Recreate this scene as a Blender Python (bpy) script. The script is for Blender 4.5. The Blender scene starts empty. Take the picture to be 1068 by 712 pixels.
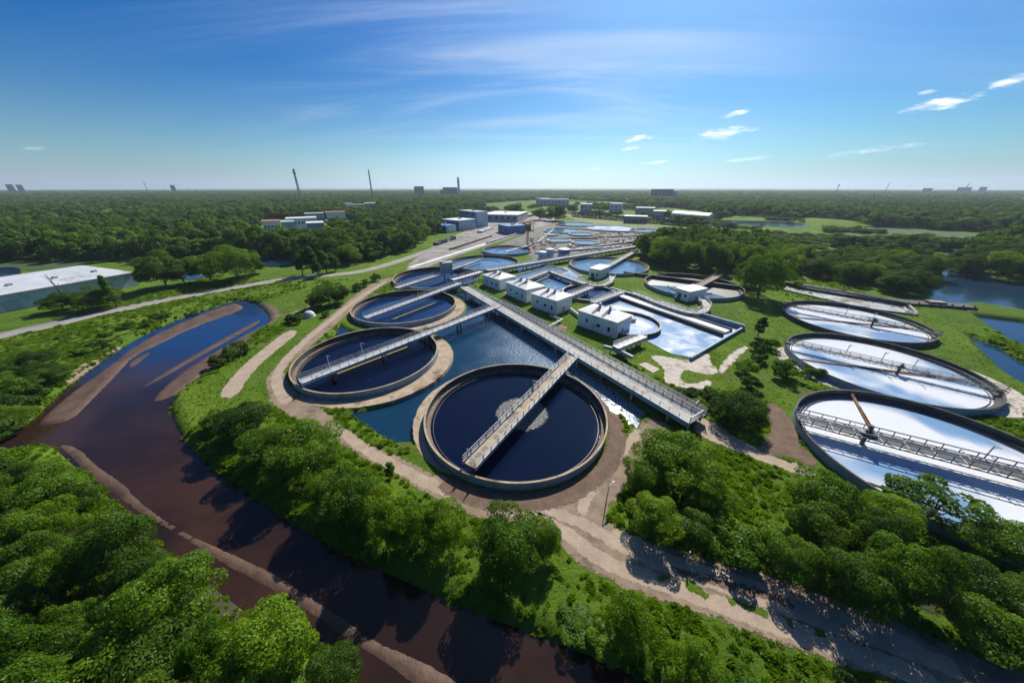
import bpy, bmesh, math, random
import numpy as np
from mathutils import Vector, Matrix
from mathutils.geometry import delaunay_2d_cdt

random.seed(7); RNG = np.random.default_rng(7)
S = bpy.context.scene
COL = S.collection
# ------------------------------------------------------------------ camera model (photo is 1068 x 712, focal length 330 px)
F, H = 330.0, 40.0
PITCH = math.atan(161 / F)
cp, sp = math.cos(PITCH), math.sin(PITCH)

def W(px, py, z=0.0):
    u = (px - 534) / F; v = (356 - py) / F
    d = (u, cp + v * sp, -sp + v * cp); t = (z - H) / d[2]
    return (d[0] * t, d[1] * t, z)

def top_z(x, y, py):                    # height above ground whose picture row is py, at ground place x, y
    v = (356 - py) / F
    return H + y * (v * cp - sp) / (cp + v * sp)

def depth(x, y, z=0.0):
    return y * cp - (z - H) * sp

def PL(pts, z=0.0):
    return [W(px, py, z)[:2] for px, py in pts]

# ------------------------------------------------------------------ scene settings
cam = bpy.data.cameras.new('camera'); cam.sensor_width = 36; cam.lens = 36 * F / 1068
cam.clip_start = 0.5; cam.clip_end = 20000
co = bpy.data.objects.new('camera', cam); COL.objects.link(co)
co.location = (0, 0, H); co.rotation_euler = (math.pi / 2 - PITCH, 0, 0)
S.camera = co
S.render.engine = 'CYCLES'
S.cycles.use_denoising = True
S.cycles.max_bounces = 6; S.cycles.transparent_max_bounces = 8
S.cycles.volume_bounces = 0
S.cycles.sample_clamp_indirect = 4
S.view_settings.view_transform = 'Standard'; S.view_settings.look = 'None'
S.view_settings.exposure = 0.42; S.view_settings.gamma = 1.0
S.view_settings.use_curve_mapping = False

SUN_EL, SUN_AZ = math.radians(41), math.radians(22)
sun = bpy.data.lights.new('sun', 'SUN'); sun.energy = 5.0; sun.angle = math.radians(0.55); sun.color = (1, 0.95, 0.86)
so = bpy.data.objects.new('sun', sun); COL.objects.link(so)
sd = Vector((math.sin(SUN_AZ) * math.cos(SUN_EL), math.cos(SUN_AZ) * math.cos(SUN_EL), math.sin(SUN_EL)))
so.rotation_euler = (-sd).to_track_quat('-Z', 'Y').to_euler(); so.location = (0, 60, 90)

# ------------------------------------------------------------------ node helpers
class NT:
    def __init__(s, tree): s.t = tree; s.n = tree.nodes; s.l = tree.links
    def node(s, typ, **kw):
        n = s.n.new(typ)
        for k, v in kw.items(): setattr(n, k, v)
        return n
    def put(s, sock, v):
        if isinstance(v, bpy.types.NodeSocket): s.l.new(v, sock)
        elif v is not None: sock.default_value = v
    def math(s, op, a, b=None, c=None, clamp=False):
        n = s.node('ShaderNodeMath', operation=op); n.use_clamp = clamp
        s.put(n.inputs[0], a); s.put(n.inputs[1], b)
        if c is not None: s.put(n.inputs[2], c)
        return n.outputs[0]
    def noise(s, vec, scale, detail=4, rough=0.55, dist=0.0, out=0):
        n = s.node('ShaderNodeTexNoise'); s.put(n.inputs['Vector'], vec)
        n.inputs['Scale'].default_value = scale; n.inputs['Detail'].default_value = detail
        n.inputs['Roughness'].default_value = rough; n.inputs['Distortion'].default_value = dist
        return n.outputs[out]
    def ramp(s, fac, stops, interp='LINEAR'):
        n = s.node('ShaderNodeValToRGB'); s.put(n.inputs[0], fac); e = n.color_ramp.elements
        n.color_ramp.interpolation = interp
        while len(e) < len(stops): e.new(0.5)
        for el, (p, c) in zip(e, stops):
            el.position = p; el.color = (*c, 1) if len(c) == 3 else c
        return n.outputs[0]
    def mix(s, fac, a, b, mode='MIX'):
        n = s.node('ShaderNodeMix', data_type='RGBA', blend_type=mode)
        s.put(n.inputs[0], fac)
        s.put(n.inputs[6], (*a, 1) if isinstance(a, tuple) and len(a) == 3 else a)
        s.put(n.inputs[7], (*b, 1) if isinstance(b, tuple) and len(b) == 3 else b)
        return n.outputs[2]
    def sstep(s, v, lo, hi):
        n = s.node('ShaderNodeMapRange', interpolation_type='SMOOTHSTEP'); s.put(n.inputs[0], v)
        n.inputs[1].default_value = lo; n.inputs[2].default_value = hi
        return n.outputs[0]
    def bump(s, h, strength=0.4, dist=0.2):
        n = s.node('ShaderNodeBump'); s.put(n.inputs['Height'], h)
        n.inputs['Strength'].default_value = strength; n.inputs['Distance'].default_value = dist
        return n.outputs[0]

def new_mat(name):
    m = bpy.data.materials.new(name); m.use_nodes = True
    t = NT(m.node_tree); b = m.node_tree.nodes['Principled BSDF']
    return m, t, b

def pos(t): return t.node('ShaderNodeNewGeometry').outputs['Position']

SOFT = {}
def surf(name, c1, c2, scale=1.0, rough=0.8, bump=0.3, bdist=0.05, stain=None, metal=0.0, streak=False, soft=0):
    """weathered solid: two colours mottled, optional stains"""
    m, t, b = new_mat(name); p = pos(t)
    if streak:
        mp = t.node('ShaderNodeMapping'); t.put(mp.inputs['Vector'], p); mp.inputs['Scale'].default_value = (1, 1, 0.15); p2 = mp.outputs[0]
    else: p2 = p
    n1 = t.noise(p2, scale, 6, 0.65); n2 = t.noise(p, scale * 7, 3, 0.6)
    f = t.math('ADD', t.math('MULTIPLY', n1, 0.7), t.math('MULTIPLY', n2, 0.3))
    c = t.ramp(f, [(0.36, c1), (0.64, c2)])
    if stain:
        c = t.mix(t.sstep(t.noise(p, scale * 0.35, 5, 0.7), 0.52, 0.66), c, stain)
    t.put(b.inputs['Base Color'], c); b.inputs['Roughness'].default_value = rough; b.inputs['Metallic'].default_value = metal
    t.put(b.inputs['Normal'], t.bump(n2, bump, bdist))
    if soft: soft_edge(t, p, b, soft)
    return m

def soft_edge(t, p, b, soft):
    """worn, broken edge: the sheet gives out where its distance to the outline meets a noise"""
    at = t.node('ShaderNodeAttribute', attribute_name='edge')
    e = t.math('ADD', at.outputs['Fac'], t.math('MULTIPLY', t.math('SUBTRACT', t.noise(p, 0.9, 6, 0.72), 0.5), 2.6 * soft))
    e = t.math('MULTIPLY', t.sstep(e, 0.0, 1.0 * soft), t.sstep(at.outputs['Fac'], 0.0, 0.12))
    e = t.math('ADD', e, t.math('MULTIPLY', t.math('SUBTRACT', t.noise(p, 6.0 / max(1, soft), 4, 0.8), 0.5), 1.7))
    t.put(b.inputs['Alpha'], t.math('GREATER_THAN', t.math('MULTIPLY', e, t.math('GREATER_THAN', at.outputs['Fac'], 0.02)), 0.5))

def water(name, base, rough=0.06, wave=0.25, wscale=1.2, patch=None, wavedist=0.05):
    m, t, b = new_mat(name); p = pos(t)
    n1 = t.noise(p, wscale, 3, 0.6, 0.4); n2 = t.noise(p, wscale * 0.18, 3, 0.5)
    c = t.mix(n2, tuple(x * 0.75 for x in base), tuple(x * 1.25 for x in base))
    if patch: c = patch(t, p, c, b)
    t.put(b.inputs['Base Color'], c); b.inputs['IOR'].default_value = 1.33
    b.inputs['Roughness'].default_value = rough
    t.put(b.inputs['Normal'], t.bump(n1, wave, wavedist))
    return m

def leafmat(name, dark, light, yellow):
    m, t, b = new_mat(name); t.n.remove(b); p = pos(t)
    oi = t.node('ShaderNodeObjectInfo').outputs['Random']
    gi = t.node('ShaderNodeNewGeometry').outputs['Random Per Island']
    n = t.noise(p, 0.35, 3, 0.6)
    f = t.math('ADD', t.math('MULTIPLY', n, 0.35), t.math('ADD', t.math('MULTIPLY', gi, 0.2), t.math('MULTIPLY', oi, 0.2)))
    f = t.math('ADD', f, t.math('MULTIPLY', t.noise(p, 0.03, 4, 0.65), 0.42))
    f = t.math('SUBTRACT', f, 0.06)
    c = t.ramp(f, [(0.3, dark), (0.53, light), (0.74, yellow)])
    d = t.node('ShaderNodeBsdfDiffuse'); t.put(d.inputs[0], c)
    tr = t.node('ShaderNodeBsdfTranslucent'); t.put(tr.inputs[0], t.mix(0.5, c, t.mix(1.0, c, (1.9, 1.6, 0.4), 'MULTIPLY')))
    mx = t.node('ShaderNodeMixShader'); mx.inputs[0].default_value = 0.5
    t.l.new(d.outputs[0], mx.inputs[1]); t.l.new(tr.outputs[0], mx.inputs[2])
    g = t.node('ShaderNodeBsdfGlossy'); g.inputs['Roughness'].default_value = 0.5; g.inputs[0].default_value = (0.8, 0.9, 0.8, 1)
    m2 = t.node('ShaderNodeMixShader'); m2.inputs[0].default_value = 0.012
    t.l.new(mx.outputs[0], m2.inputs[1]); t.l.new(g.outputs[0], m2.inputs[2])
    t.l.new(m2.outputs[0], t.n['Material Output'].inputs[0])
    return m

M = {}
# grass ground
m, t, b = new_mat('grass_ground'); p = pos(t)
big = t.noise(p, 0.035, 5, 0.6); mid = t.noise(p, 0.25, 5, 0.65); fine = t.noise(p, 3.0, 5, 0.75)
f = t.math('ADD', t.math('MULTIPLY', big, 0.4), t.math('ADD', t.math('MULTIPLY', mid, 0.35), t.math('MULTIPLY', fine, 0.25)))
c = t.ramp(f, [(0.32, (0.035, 0.075, 0.008)), (0.5, (0.095, 0.172, 0.013)), (0.66, (0.19, 0.25, 0.026))])
c = t.mix(t.math('MULTIPLY', t.sstep(t.noise(p, 0.09, 6, 0.7), 0.56, 0.7), 0.75), c, (0.15, 0.12, 0.05))
t.put(b.inputs['Base Color'], c); b.inputs['Roughness'].default_value = 0.95; b.inputs['Specular IOR Level'].default_value = 0.1
t.put(b.inputs['Normal'], t.bump(t.math('ADD', fine, t.noise(p, 0.9, 5, 0.7)), 0.9, 0.5)); M['grass'] = m
m2 = m.copy(); m2.name = 'grass_soft'; GS = m2

t2 = NT(GS.node_tree); soft_edge(t2, pos(t2), t2.n['Principled BSDF'], 0.5)
M['verge'] = GS
M['dirt'] = surf('dirt', (0.17, 0.118, 0.078), (0.28, 0.205, 0.142), 0.45, 0.95, 0.6, 0.08, (0.10, 0.08, 0.05))
SOFT['dirt'] = surf('dirt_soft', (0.17, 0.118, 0.078), (0.28, 0.205, 0.142), 0.45, 0.95, 0.6, 0.08, (0.10, 0.08, 0.05), soft=0.9)
M['track'] = surf('pale_dirt', (0.28, 0.21, 0.15), (0.39, 0.305, 0.225), 0.5, 0.95, 0.5, 0.06)
SOFT['track'] = surf('pale_dirt_soft', (0.28, 0.21, 0.15), (0.39, 0.305, 0.225), 0.5, 0.95, 0.5, 0.06, soft=0.5)
M['darkdirt'] = surf('brown_soil', (0.09, 0.055, 0.035), (0.17, 0.11, 0.075), 0.6, 0.95, 0.7, 0.1)
SOFT['darkdirt'] = surf('brown_soil_soft', (0.09, 0.055, 0.035), (0.17, 0.11, 0.075), 0.6, 0.95, 0.7, 0.1, soft=0.9)
M['floor'] = surf('shaded_leaf_litter', (0.018, 0.020, 0.008), (0.05, 0.045, 0.02), 0.6, 0.95, 0.8, 0.15)  # litter kept dark, shade between the crowns put into its colour
SOFT['floor'] = surf('shaded_leaf_litter_soft', (0.018, 0.020, 0.008), (0.05, 0.045, 0.02), 0.6, 0.95, 0.8, 0.15, soft=0.9)
M['palepad'] = surf('pale_gravel', (0.36, 0.31, 0.26), (0.55, 0.49, 0.42), 0.7, 0.95, 0.5, 0.05, (0.22, 0.19, 0.12))
SOFT['palepad'] = surf('pale_gravel_soft', (0.36, 0.31, 0.26), (0.55, 0.49, 0.42), 0.7, 0.95, 0.5, 0.05, (0.22, 0.19, 0.12), soft=0.9)
M['yard'] = surf('worn_concrete_yard', (0.13, 0.115, 0.10), (0.33, 0.30, 0.265), 0.10, 0.9, 0.4, 0.05, (0.10, 0.095, 0.05))
SOFT['yard'] = surf('worn_concrete_yard_soft', (0.13, 0.115, 0.10), (0.33, 0.30, 0.265), 0.10, 0.9, 0.4, 0.05, (0.10, 0.095, 0.05), soft=2.0)
M['sand'] = surf('river_sand', (0.052, 0.026, 0.016), (0.112, 0.062, 0.039), 0.4, 0.75, 0.6, 0.1, (0.05, 0.024, 0.014))
M['concrete'] = surf('weathered_concrete', (0.30, 0.28, 0.25), (0.50, 0.47, 0.42), 0.6, 0.85, 0.3, 0.03, (0.22, 0.18, 0.13))
M['bluecon'] = surf('blue_grey_sky_shade_concrete', (0.13, 0.21, 0.26), (0.24, 0.33, 0.38), 0.5, 0.6, 0.2, 0.02, (0.15, 0.17, 0.17), streak=True)  # sky-lit shade of the concrete walls put into the blue-grey colour
M['tancon'] = surf('tan_concrete', (0.26, 0.19, 0.12), (0.44, 0.35, 0.25), 0.6, 0.9, 0.4, 0.04, (0.16, 0.10, 0.06))
M['browncon'] = surf('algae_brown_concrete', (0.10, 0.07, 0.045), (0.22, 0.165, 0.115), 0.6, 0.85, 0.4, 0.04, (0.05, 0.04, 0.025))
M['darkcon'] = surf('stained_dark_concrete', (0.035, 0.033, 0.032), (0.09, 0.085, 0.08), 0.5, 0.8, 0.3, 0.03, (0.02, 0.022, 0.02), streak=True)
M['deck'] = surf('pale_deck', (0.50, 0.48, 0.45), (0.72, 0.70, 0.66), 0.7, 0.8, 0.2, 0.02, (0.38, 0.33, 0.27))
M['walkdeck'] = surf('grey_walkway_deck', (0.30, 0.285, 0.265), (0.48, 0.46, 0.43), 0.7, 0.85, 0.2, 0.02, (0.27, 0.23, 0.19))
M['steel'] = surf('galvanised_steel', (0.34, 0.35, 0.36), (0.54, 0.55, 0.55), 1.5, 0.5, 0.1, 0.01, (0.26, 0.23, 0.20))
M['darksteel'] = surf('dark_steel', (0.06, 0.062, 0.066), (0.13, 0.135, 0.14), 1.0, 0.5, 0.15, 0.02, (0.12, 0.07, 0.04))
M['white'] = surf('white_render', (0.66, 0.67, 0.68), (0.82, 0.82, 0.81), 0.5, 0.7, 0.1, 0.02, (0.55, 0.54, 0.51), streak=True)
M['roofwhite'] = surf('white_roof_sheet', (0.56, 0.55, 0.53), (0.70, 0.69, 0.67), 0.6, 0.6, 0.15, 0.02, (0.62, 0.58, 0.52))
M['oldroof'] = surf('weathered_pale_roof', (0.40, 0.42, 0.44), (0.52, 0.54, 0.56), 0.15, 0.7, 0.15, 0.02, (0.27, 0.27, 0.27))
M['greyroof'] = surf('grey_roof_sheet', (0.30, 0.31, 0.32), (0.42, 0.43, 0.44), 0.4, 0.6, 0.15, 0.02, (0.25, 0.24, 0.23))
M['blueclad'] = surf('blue_cladding', (0.05, 0.15, 0.36), (0.10, 0.24, 0.48), 0.4, 0.5, 0.1, 0.02, (0.06, 0.13, 0.26), streak=True)
M['paleblue'] = surf('pale_blue_cladding', (0.36, 0.44, 0.54), (0.50, 0.57, 0.65), 0.3, 0.55, 0.1, 0.02, (0.33, 0.38, 0.44), streak=True)
M['wallgrey'] = surf('grey_wall', (0.28, 0.30, 0.33), (0.40, 0.42, 0.45), 0.2, 0.8, 0.1, 0.02)
M['farblue'] = surf('dull_blue_facade', (0.07, 0.13, 0.20), (0.12, 0.19, 0.27), 0.1, 0.8, 0.1, 0.02)
M['glass'] = surf('dark_glazing', (0.015, 0.02, 0.025), (0.03, 0.04, 0.05), 0.5, 0.12, 0.02, 0.01)
M['rust'] = surf('rusty_steel', (0.20, 0.075, 0.025), (0.38, 0.17, 0.07), 0.8, 0.85, 0.4, 0.03, (0.12, 0.05, 0.03))
M['redroof'] = surf('red_roof', (0.28, 0.09, 0.05), (0.42, 0.17, 0.11), 0.4, 0.8, 0.2, 0.03)
M['yellow'] = surf('yellow_paint', (0.42, 0.27, 0.03), (0.58, 0.40, 0.06), 1.2, 0.6, 0.1, 0.02, (0.28, 0.18, 0.06))
M['bark'] = surf('bark', (0.06, 0.045, 0.03), (0.12, 0.09, 0.065), 2.0, 0.95, 0.8, 0.08)
M['asphalt'] = surf('worn_asphalt', (0.13, 0.125, 0.12), (0.24, 0.23, 0.215), 0.4, 0.9, 0.3, 0.03)
M['paleroad'] = surf('pale_road', (0.20, 0.18, 0.16), (0.34, 0.315, 0.285), 0.25, 0.9, 0.3, 0.03, (0.26, 0.23, 0.19))
M['foam'] = surf('grey_foam', (0.20, 0.195, 0.19), (0.42, 0.41, 0.40), 1.4, 0.8, 1.0, 0.12, (0.13, 0.13, 0.13))
M['rubble'] = surf('grey_rubble', (0.14, 0.12, 0.11), (0.36, 0.33, 0.30), 0.9, 0.95, 0.8, 0.2, (0.25, 0.16, 0.09))
M['hedge'] = leafmat('hedge_leaf', (0.008, 0.022, 0.006), (0.02, 0.05, 0.01), (0.035, 0.07, 0.014))
M['leaf'] = leafmat('broad_leaf', (0.036, 0.084, 0.005), (0.085, 0.18, 0.007), (0.155, 0.25, 0.011))
M['leafdark'] = leafmat('dark_leaf', (0.021, 0.053, 0.005), (0.053, 0.115, 0.007), (0.10, 0.172, 0.011))
M['leaflight'] = leafmat('light_leaf', (0.062, 0.135, 0.005), (0.13, 0.235, 0.009), (0.20, 0.30, 0.014))
M['blade'] = leafmat('grass_blade', (0.07, 0.15, 0.008), (0.13, 0.25, 0.012), (0.20, 0.29, 0.025))

def lagoon_glints(t, p, c, b):
    # sun glints on the ripples painted as pale flecks, walkway side
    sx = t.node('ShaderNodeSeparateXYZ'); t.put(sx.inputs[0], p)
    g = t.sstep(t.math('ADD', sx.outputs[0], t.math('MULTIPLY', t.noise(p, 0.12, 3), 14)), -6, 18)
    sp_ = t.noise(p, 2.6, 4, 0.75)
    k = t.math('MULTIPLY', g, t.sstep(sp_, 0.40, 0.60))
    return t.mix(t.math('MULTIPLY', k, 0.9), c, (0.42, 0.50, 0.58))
def pale_patch(lo, hi, blue=(0.09, 0.20, 0.38), sc=0.075, white=(0.72, 0.735, 0.75)):
    def fn(t, p, c, b):
        n = t.noise(p, sc, 3, 0.5, 0.6)
        return t.mix(t.sstep(n, lo, hi), blue, t.mix(t.noise(p, 0.6, 5, 0.6), tuple(x * 0.88 for x in white), white))
    return fn
def sediment_sky_tint(t, p, c, b):
    c = t.mix(t.math('MULTIPLY', t.sstep(t.noise(p, 0.05, 5, 0.6, 0.5), 0.42, 0.66), 0.8), c, (0.046, 0.022, 0.013))
    s_ = t.node('ShaderNodeSeparateXYZ'); t.put(s_.inputs[0], p)          # upper arm clearer, its blue sky reflection painted into the colour
    return t.mix(t.sstep(t.math('ADD', s_.outputs[1], t.math('MULTIPLY', t.noise(p, 0.08, 4, 0.6), 26)), 66, 100), c, (0.010, 0.034, 0.105))
M['w_navy'] = water('navy_tank_water', (0.002, 0.006, 0.024), 0.03, 0.16, 1.5)
M['w_navy'].node_tree.nodes['Principled BSDF'].inputs['Specular IOR Level'].default_value = 0.2
M['w_blue'] = water('blue_tank_water', (0.004, 0.022, 0.075), 0.07, 0.2, 1.5)
M['w_sky'] = water('pale_blue_tank_water', (0.10, 0.19, 0.32), 0.08, 0.15, 1.2)
M['w_lagoon'] = water('lagoon_water', (0.004, 0.030, 0.065), 0.10, 0.6, 1.1, lagoon_glints)
M['w_river'] = water('brown_river_water', (0.019, 0.010, 0.008), 0.08, 0.22, 0.9, sediment_sky_tint)
M['w_far'] = water('blue_river_water', (0.012, 0.035, 0.07), 0.10, 0.4, 0.5)
M['w_white'] = water('cloud_reflection_water', (0.7, 0.7, 0.7), 0.3, 0.05, 0.8, pale_patch(0.36, 0.53, (0.17, 0.29, 0.46), 0.05, (0.70, 0.71, 0.72)))  # cloud and sky reflections painted as white and blue patches
M['w_mix'] = water('foamy_basin_water', (0.6, 0.6, 0.6), 0.25, 0.1, 0.8, pale_patch(0.40, 0.60, (0.13, 0.25, 0.42), 0.10, (0.60, 0.64, 0.68)))

M['w_bed'] = surf('drying_sludge', (0.22, 0.21, 0.20), (0.55, 0.56, 0.57), 0.25, 0.4, 0.3, 0.05, (0.20, 0.15, 0.10))
M['apron'] = surf('stained_works_ground', (0.09, 0.085, 0.075), (0.22, 0.20, 0.175), 0.12, 0.95, 0.4, 0.05, (0.08, 0.09, 0.03))
SOFT['apron'] = surf('stained_works_ground_soft', (0.09, 0.085, 0.075), (0.22, 0.20, 0.175), 0.12, 0.95, 0.4, 0.05, (0.08, 0.09, 0.03), soft=2.0)
# ------------------------------------------------------------------ sky
wd = bpy.data.worlds.new('World'); S.world = wd; wd.use_nodes = True
t = NT(wd.node_tree); bg = t.n['Background']
sky = t.node('ShaderNodeTexSky', sky_type='NISHITA'); sky.sun_disc = False
sky.sun_elevation = SUN_EL; sky.sun_rotation = SUN_AZ; sky.altitude = 0; sky.air_density = 1.0; sky.dust_density = 0.4; sky.ozone_density = 4.0
hs = t.node('ShaderNodeHueSaturation'); hs.inputs['Saturation'].default_value = 1.6; t.put(hs.inputs['Color'], sky.outputs[0])
tc = t.node('ShaderNodeTexCoord').outputs['Generated']
sx = t.node('ShaderNodeSeparateXYZ'); t.put(sx.inputs[0], tc)
az = t.math('ARCTAN2', sx.outputs[0], sx.outputs[1])
el = t.math('ARCSINE', sx.outputs[2])
dt = t.node('ShaderNodeVectorMath', operation='DOT_PRODUCT'); t.put(dt.inputs[0], tc); dt.inputs[1].default_value = tuple(sd)
au = t.math('POWER', t.math('MAXIMUM', dt.outputs['Value'], 0.0), 6.5)      # bright air round the sun
av = t.node('ShaderNodeVectorMath', operation='SCALE'); av.inputs[0].default_value = (4.6, 5.4, 5.8); t.put(av.inputs['Scale'], au)
mu = t.node('ShaderNodeVectorMath', operation='MULTIPLY'); t.put(mu.inputs[0], hs.outputs[0]); mu.inputs[1].default_value = (0.14, 0.83, 1.03)
ad = t.node('ShaderNodeVectorMath', operation='ADD'); t.put(ad.inputs[0], mu.outputs[0]); t.put(ad.inputs[1], av.outputs[0])
colr = ad.outputs[0]
# thin streaks of high cloud: noise on a plane far overhead
den = t.math('ADD', t.math('MAXIMUM', sx.outputs[2], 0.0), 0.12)
cx = t.math('DIVIDE', sx.outputs[0], den); cy = t.math('DIVIDE', sx.outputs[1], den)
cv = t.node('ShaderNodeCombineXYZ'); t.put(cv.inputs[0], t.math('ADD', t.math('MULTIPLY', cx, 0.35), t.math('MULTIPLY', cy, 0.5))); t.put(cv.inputs[1], t.math('MULTIPLY', cy, 1.5))
ci = t.sstep(t.noise(cv.outputs[0], 0.9, 9, 0.62, 0.9), 0.42, 0.78)
ci = t.math('MULTIPLY', ci, t.sstep(el, 0.0, 0.12))
ci = t.math('MULTIPLY', ci, t.sstep(az, -1.0, -0.1))
ci = t.math('MULTIPLY', ci, t.math('SUBTRACT', 1.0, t.math('MULTIPLY', t.sstep(az, 0.3, 0.75), 0.75)))
colr = t.mix(t.math('MULTIPLY', ci, 0.4), colr, (11.0, 11.8, 12.6))
glow = t.math('ADD', 0.72, t.math('MULTIPLY', t.sstep(t.math('ABSOLUTE', t.math('SUBTRACT', az, 0.12)), 0.95, 0.0), 0.9))
hz = t.node('ShaderNodeVectorMath', operation='SCALE'); hz.inputs[0].default_value = (7.4, 8.6, 9.4); t.put(hz.inputs['Scale'], glow)
colr = t.mix(t.math('MULTIPLY', t.math('POWER', t.math('SUBTRACT', 1.0, t.math('MULTIPLY', t.math('MAXIMUM', el, 0.0), 2.4), clamp=True), 4.0), 0.9), colr, hz.outputs[0])
wob = t.node('ShaderNodeCombineXYZ'); t.put(wob.inputs[0], t.math('MULTIPLY', az, 30.0)); t.put(wob.inputs[1], t.math('MULTIPLY', el, 110.0))
wn = t.noise(wob.outputs[0], 1.0, 6, 0.6)
def sky_dir(px, py):
    u = (px - 534) / F; v = (356 - py) / F
    d = Vector((u, cp + v * sp, -sp + v * cp)).normalized()
    return math.atan2(d.x, d.y), math.asin(d.z)
for (px, py, w_, h_, op) in [(755, 139, 34, 6.5, 1), (768, 118.5, 15, 3.5, .9), (668, 144, 19, 4, .8), (657, 155, 11, 3, .8), (683, 170, 16, 2.5, .6),
                             (980, 108, 42, 7.5, 1), (967, 96, 12, 3, .8), (1058, 84, 26, 7, 1), (622, 176, 12, 2, .4), (775, 167, 40, 2.5, .4), (905, 157, 70, 3.5, .4), (35, 155, 16, 2.5, .35)]:
    a0, e0 = sky_dir(px, py); a1, _ = sky_dir(px + w_, py); _, e1 = sky_dir(px, py - h_)
    da = t.math('DIVIDE', t.math('SUBTRACT', az, a0), a1 - a0); de = t.math('DIVIDE', t.math('SUBTRACT', t.math('SUBTRACT', el, e0), t.math('MULTIPLY', t.math('SUBTRACT', az, a0), 0.10)), e1 - e0)
    r2 = t.math('ADD', t.math('MULTIPLY', da, da), t.math('MULTIPLY', de, de))
    k = t.math('ADD', t.math('SUBTRACT', 1.0, r2), t.math('MULTIPLY', t.math('SUBTRACT', wn, 0.5), 4.2))
    colr = t.mix(t.math('MULTIPLY', t.sstep(k, 0.0, 1.7), op), colr, (15.0, 15.4, 15.8))
t.put(bg.inputs[0], colr); bg.inputs[1].default_value = 0.061

# ------------------------------------------------------------------ object helpers
def link(name, me, mats, parent=None, loc=None):
    o = bpy.data.objects.new(name, me); COL.objects.link(o)
    for mm in (mats if isinstance(mats, (list, tuple)) else [mats]):
        if mm is not None: me.materials.append(mm)
    if parent is not None: o.parent = parent
    if loc is not None: o.location = loc
    return o
def tag(o, label=None, cat=None, group=None, kind=None):
    if label: o['label'] = label
    if cat: o['category'] = cat
    if group: o['group'] = group
    if kind: o['kind'] = kind
    return o
def empty(name, loc, rz=0.0, label=None, cat=None, group=None):
    o = bpy.data.objects.new(name, None); COL.objects.link(o); o.location = loc; o.rotation_euler = (0, 0, rz)
    o.empty_display_size = 0.5
    return tag(o, label, cat, group)

class MB:
    """collects shapes into one mesh"""
    def __init__(s): s.v = []; s.f = []; s.mi = []; s.cur = 0
    def add(s, vs, fs):
        n = len(s.v); s.v += [tuple(v) for v in vs]; s.f += [tuple(i + n for i in f) for f in fs]; s.mi += [s.cur] * len(fs); return s
    def box(s, x0, x1, y0, y1, z0, z1):
        return s.add([(x0, y0, z0), (x1, y0, z0), (x1, y1, z0), (x0, y1, z0), (x0, y0, z1), (x1, y0, z1), (x1, y1, z1), (x0, y1, z1)],
                     [(0, 3, 2, 1), (4, 5, 6, 7), (0, 1, 5, 4), (1, 2, 6, 5), (2, 3, 7, 6), (3, 0, 4, 7)])
    def bar(s, a, b_, w, h=None, up=(0, 0, 1)):
        a, b_ = Vector(a), Vector(b_); d = (b_ - a)
        if d.length < 1e-6: return s
        d.normalize(); h = h or w; u = Vector(up)
        if abs(d.dot(u)) > 0.95: u = Vector((0, 1, 0))
        sd_ = d.cross(u).normalized(); u = sd_.cross(d)
        vs = []
        for q in (a, b_):
            for i, j in ((-1, -1), (1, -1), (1, 1), (-1, 1)): vs.append(q + sd_ * (w / 2 * i) + u * (h / 2 * j))
        return s.add(vs, [(0, 1, 2, 3), (7, 6, 5, 4), (0, 4, 5, 1), (1, 5, 6, 2), (2, 6, 7, 3), (3, 7, 4, 0)])
    def tube(s, pts, rads, n=10, caps=True):
        pts = [Vector(p_) for p_ in pts]; rings = []; vs = []
        for i, p_ in enumerate(pts):
            d = (pts[min(i + 1, len(pts) - 1)] - pts[max(i - 1, 0)]).normalized()
            u = Vector((0, 0, 1)) if abs(d.z) < 0.9 else Vector((1, 0, 0))
            a = d.cross(u).normalized(); b_ = a.cross(d)
            r = rads[i] if isinstance(rads, (list, tuple)) else rads
            for k in range(n):
                w = 2 * math.pi * k / n; vs.append(p_ + (a * math.cos(w) + b_ * math.sin(w)) * r)
        fs = []
        for i in range(len(pts) - 1):
            for k in range(n): fs.append((i * n + k, i * n + (k + 1) % n, (i + 1) * n + (k + 1) % n, (i + 1) * n + k))
        if caps: fs += [tuple(range(n))[::-1], tuple(range((len(pts) - 1) * n, len(pts) * n))]
        return s.add(vs, fs)
    def lathe(s, prof, n=96, closed=True, a0=0.0, a1=2 * math.pi):
        k = len(prof); full = abs(a1 - a0 - 2 * math.pi) < 1e-6; m_ = n if full else n + 1; vs = []
        for i in range(m_):
            a = a0 + (a1 - a0) * i / n
            for r, z in prof: vs.append((r * math.cos(a), r * math.sin(a), z))
        fs = []
        for i in range(n):
            j = (i + 1) % m_
            for q in range(k if closed else k - 1):
                q2 = (q + 1) % k; fs.append((i * k + q, j * k + q, j * k + q2, i * k + q2))
        return s.add(vs, fs)
    def mesh(s, name, smooth=False):
        me = bpy.data.meshes.new(name); me.from_pydata(s.v, [], s.f); me.update()
        if any(s.mi): me.polygons.foreach_set('material_index', s.mi)
        bm = bmesh.new(); bm.from_mesh(me); bmesh.ops.recalc_face_normals(bm, faces=bm.faces); bm.to_mesh(me); bm.free()
        if smooth: me.polygons.foreach_set('use_smooth', [True] * len(me.polygons))
        return me
    def build(s, name, mats, parent=None, loc=None, smooth=False):
        return link(name, s.mesh(name, smooth), mats, parent, loc)

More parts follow.
